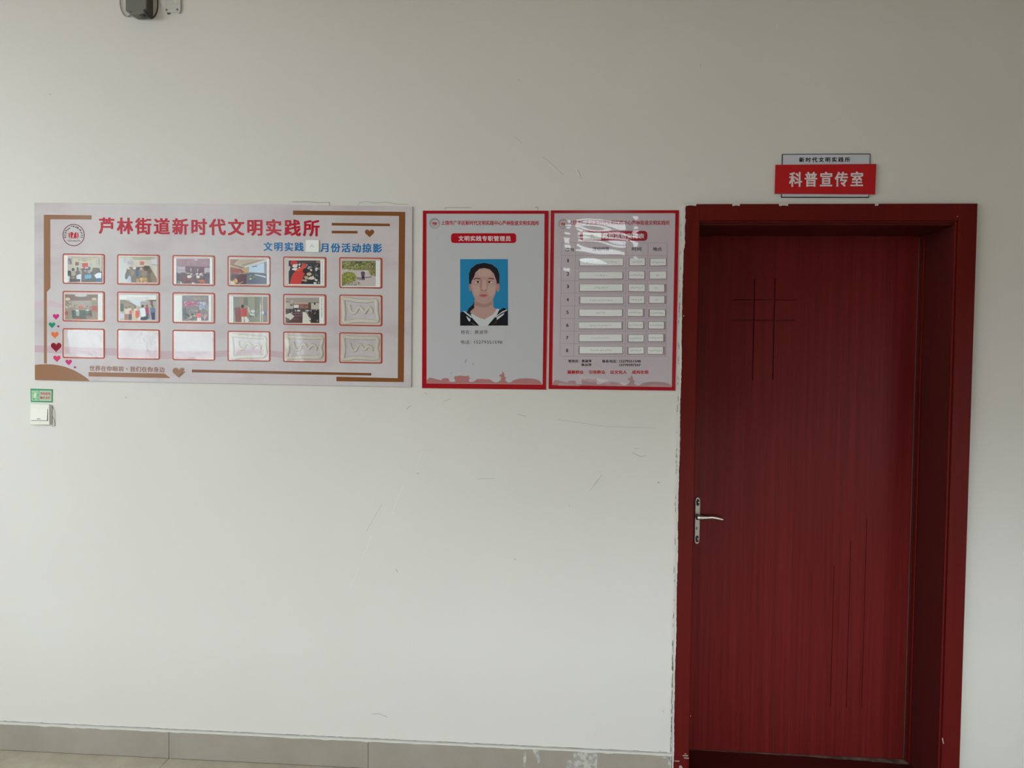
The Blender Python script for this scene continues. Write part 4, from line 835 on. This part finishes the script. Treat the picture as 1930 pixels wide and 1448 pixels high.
C2 = [(1186.8, 486.8, 1215.4, 500), (1185.7, 511.6, 1214.3, 525.2), (1185.2, 536, 1215.2, 548.8), (1185.9, 558.3, 1214.3, 571.5), (1183.3, 582.7, 1211.4, 595.8), (1183.9, 606.6, 1211.9, 619), (1184.8, 631.3, 1213, 643.9), (1184.7, 654.7, 1213.2, 666.7)]
C3 = [(1225.9, 487.9, 1255, 500.3), (1224.8, 511.9, 1255.3, 525.2), (1223, 536.3, 1251.6, 549.6), (1223.8, 558.3, 1252, 571.1), (1225, 584, 1253.3, 596), (1223, 606.8, 1251.2, 619.4), (1221.9, 630.2, 1250, 643.3), (1221, 654.1, 1249.1, 667.2)]
NB = [(19, 7, 10), (8, 9, 2), (9, 8, 2), (15, 7, 2), (6, 8, 9), (14, 8, 9), (12, 8, 9), (14, 7, 9)]
rown = ['first', 'second', 'third', 'fourth', 'fifth', 'sixth', 'seventh', 'eighth']
coln = ['long white paper slip, %s from top, in the schedule poster activity column', 'short white paper slip, %s from top, in the schedule poster time column', 'short white paper slip, %s from top, in the schedule poster rightmost place column']
pkm = m_sheet('slip_pocket', .1, .0, (.93, .90, .92, 1), 1.0)
for ci, Cc in enumerate((C1, C2, C3)):
    for ri, (a, b, c, d) in enumerate(Cc):
        px0, px1 = (1091.2-.15*ri, 1175.6-.25*ri) if ci == 0 else (1184.6-.4*ri, 1217.2-.45*ri) if ci == 1 else (1223.6-.5*ri, 1257-.4*ri)
        px0 = min(px0, a-.6); px1 = max(px1, c+1.2)
        obj('slip_pocket', MB().prism([(px0, b-.8), (px1, b-.8), (px1, d+2), (px0, d+2)], YP-.0004, YP-.0010), pkm, p2)
        tw = R.uniform(-.5, .5)
        sl = obj('paper_slip', MB().prism([(a, b+tw*.5), (c, b-tw*.5), (c, d-tw*.5), ((a+c)/2, d+.3), (a, d+tw*.5)], YP-.0014, YP-.0019), M['paper'], None, coln[ci] % rown[ri], 'paper slip', 'white paper slips on the schedule poster')
        n_ = NB[ri][ci]; wd = min(n_*3.0, (c-a)*.86); cx = (a+c)/2
        obj('small_print', scribble(MB(), cx-wd/2, cx+wd/2, (b+d)/2+.3, 2.6, n_, YP-.002, ink(120, 120, 124)), M['ink'], sl)
mc2 = thing('month_card', 'small white card covering the left end of the red heading pill on the pink poster', 'card', P(1116, 452, YP))
obj('card', MB().prism([(1098.8, 438.4), (1133.2, 438.4), (1133.2, 452), (1098.8, 452)], YP-.0006, YP-.0035), M['paper'], mc2, bevel=.0003)
text('lettering', '九', [(1112.5, 441.6), (1120.5, 441.6), (1120.5, 448.4), (1112.5, 448.4)], YP-.0037, im('card_grey', 140, 140, 140), mc2)
# clear film over the schedule, slack and wavy, with cut strips at its upper left
def film(x0, y0, x1, y1, nx, ny, y, amp, seed):
    rr = random.Random(seed); ph_ = [rr.uniform(0, 6) for _ in range(6)]; mb = MB(); v = []
    for j in range(ny+1):
        for i in range(nx+1):
            p = P(x0+(x1-x0)*i/nx, y0+(y1-y0)*j/ny, y); e_ = min(i, nx-i, 6)/6*min(j, ny-j, 6)/6
            hgt = math.sin(p.x*34+ph_[0])*math.sin(p.z*62+ph_[1])*.5+math.sin(p.z*150+p.x*20+ph_[2])*.22+math.sin(p.x*110+ph_[3])*.2
            v.append(Vector((p.x, y-amp*e_*(1+hgt), p.z)))
    fs = [(j*(nx+1)+i, (j+1)*(nx+1)+i, (j+1)*(nx+1)+i+1, j*(nx+1)+i+1) for j in range(ny) for i in range(nx)]
    return mb.add(v, fs)
obj('laminate_film', film(1040, 400, 1272, 728, 90, 130, YP-.0042, .0006, 3), M['film'], p2, smooth=True, label='clear wavy film over the schedule')

# ------------------------------------------------------------------ light switch and the little green sign
sw = thing('light_switch', 'white square wall light switch with one large rocker, below the small green sign', 'light switch', P(77, 801, 0))
obj('back_box', MB().prism([(58, 765), (97.0, 764.2), (96.6, 801), (58, 800.4)], 0, -.006), M['pside'], sw, bevel=.0015)
obj('plate', MB().prism([(56.2, 761.8), (92.8, 762.4), (93.2, 801.2), (56.2, 800.8)], -.006, -.0125), M['pwhite'], sw, bevel=.0022)
rk = obj('rocker', MB().add([P(59, 770.6, -.0128), P(89.4, 770.6, -.0132), P(88.6, 792.4, -.0165), P(59, 792.2, -.0165), P(59, 770.6, -.0120), P(89.4, 770.6, -.0120), P(88.6, 792.4, -.0120), P(59, 792.2, -.0120)],
    [(0, 3, 2, 1), (4, 5, 6, 7), (0, 1, 5, 4), (3, 7, 6, 2), (0, 4, 7, 3), (1, 2, 6, 5)]), M['pwhite'], sw)
obj('indicator', MB().prism([(69.5, 789.2), (76, 789), (76, 790), (69.5, 790.2)], -.0160, -.0168), M['dark'], rk)
obj('gap', MB().prism([(89.6, 770.8), (90.6, 770.8), (90.2, 793.6), (59, 793.2), (59, 792.4), (88.9, 792.6)], -.0125, -.0127), M['housing'], sw)
gs = thing('sticker_sign', 'small green-bordered notice with red characters just above the light switch', 'sign', P(78, 758, 0))
obj('backing', MB().prism([(57.3, 732.7), (99, 733.9), (98.9, 758.8), (58, 757.8)], 0, -.0015), im('sign_green', 66, 132, 92, .3), gs)
obj('picture_field', MB().prism([(59.2, 736), (73, 736.2), (73, 755.8), (59.4, 755.4)], -.0015, -.0018), im('field_green', 140, 178, 150, .3), gs)
obj('text_field', MB().prism([(74, 736.2), (97, 736.6), (97, 756.4), (74, 755.8)], -.0015, -.0018), im('field_pale', 156, 176, 152, .3), gs)
lfm = MB(); gg = ink(84, 150, 108)
for q in ([(61, 740), (64, 741), (62.6, 743)], [(70, 743), (72.6, 741), (70.5, 748), (68.6, 749.5)], [(61.5, 750), (66, 752), (65, 754), (62, 753)], [(68.5, 752), (71.5, 750), (71, 752.8), (69, 753.2)]): lfm.flat(q, -.0020, gg)
lfm.flat([(64, 742), (67, 740), (69, 744), (67.5, 750), (65, 751), (63.5, 747)], -.0020, ink(184, 198, 150))
obj('leaf_print', lfm, M['ink'], gs)
rd = im('notice_red', 176, 64, 84, .3)
text('lettering', '节约用电', [(75.6, 739.2), (95.2, 739.6), (95.2, 745.2), (75.6, 744.8)], -.0020, rd, gs, 1.0, .03, 'tiny red characters')
text('lettering', '随手关灯', [(75.6, 747.2), (95.2, 747.6), (95.2, 752.8), (75.6, 752.4)], -.0020, rd, gs, 1.0, .03, 'tiny red characters')

# ------------------------------------------------------------------ things hanging at the top left
hd = .046
hb = thing('junction_box', 'dark grey wall box with loops of cable, highest thing at the upper left', 'box', P(260, 20, 0))
A0 = P(236, 0, -hd); A1 = P(275.6, 0, -hd); Bz = P(250, 20, -hd).z; Cz = P(250, 27.6, -hd).z
X0, X1 = A0.x, A1.x; XB = P(287, 10, 0).x
zt = Bz+.13
obj('housing', MB().prism([(X0, zt), (X1, zt), (X1, Bz+.002), (X1-.012, Cz+.004), (X1-.03, Cz), (X0+.026, Cz), (X0, Bz)], -.002, -hd, px=False), M['housing'], hb, bevel=.0025)
obj('shaded_flank', MB().box(X1-.01, X1+.0012, -hd+.003, 0, Bz-.012, zt), M['housing2'], hb)  # right side of the box, its shade painted in by the darker grey
obj('gland', MB().tube([(X0+.062, -.03, Cz+.004), (X0+.062, -.03, Cz-.004)], .009, 12), M['housing2'], hb)
obj('bracket', MB().tube([P(239, 20, -.02), P(247, 27, -.02), P(262, 28, -.02)], .0018, 8), M['black'], hb)
obj('bracket', MB().tube([P(244, 21, -.045), P(249, 24, -.045)], .002, 8), M['black'], hb)
cb = [(271, 18), (275, 23.5), (280, 29), (284.5, 33.2), (289, 32.6), (292.5, 29), (295.3, 23.5), (296.8, 17), (297.4, 8), (297, -4), (294, -18), (288, -28)]
obj('cable', MB().tube([P(a, b, -.058+.006*i) for i, (a, b) in enumerate(cb)], [.0042, .0042, .004, .0036, .003, .0026, .0024, .0024, .0024, .0024, .0024, .0024], 10), M['black'], hb, smooth=True, label='black cable looping below the box')
cg = [(226.5, -20), (226.2, 0), (226.6, 10), (229, 20), (232.5, 27), (237, 30.5), (242, 31), (247, 28)]
obj('cable', MB().tube([P(a, b, -.006) for a, b in cg], .0024, 10), M['grey'], hb, smooth=True, label='thin grey cable looping beside the box')
mp = thing('mounting_plate', 'small pale metal plate with two screws, right of the dark grey wall box', 'bracket', P(325, 24, 0))
obj('plate', MB().prism(rrect(311.5, -34, 337.5, 23.6, 2.5), 0, -.004), M['galv'], mp, bevel=.0008)
obj('rim', MB().prism([(337.4, -34), (340, -34), (339.8, 20), (337.6, 24.4), (334.6, 24.4), (337.2, 21)], 0, -.008), M['galv'], mp)
for a, b in ((313.6, 18), (333.6, 17.6)):
    o = obj('screw', MB().prism(ell(a, b, 1.9, 1.9, 12), -.004, -.0065), M['chromed'], mp)
    obj('slot', MB().prism(rect(a-1.4, b-.35, a+1.4, b+.35), -.0065, -.0067), M['dark'], o)
obj('anchor', MB().prism([(314.2, 23.6), (319.6, 23.6), (318.6, 26.4), (315.2, 26)], 0, -.005), M['housing2'], mp)
obj('strap', MB().prism([(321, -8), (328, -8), (335, 5), (331, 7.5)], -.004, -.0055), M['pside'], mp)
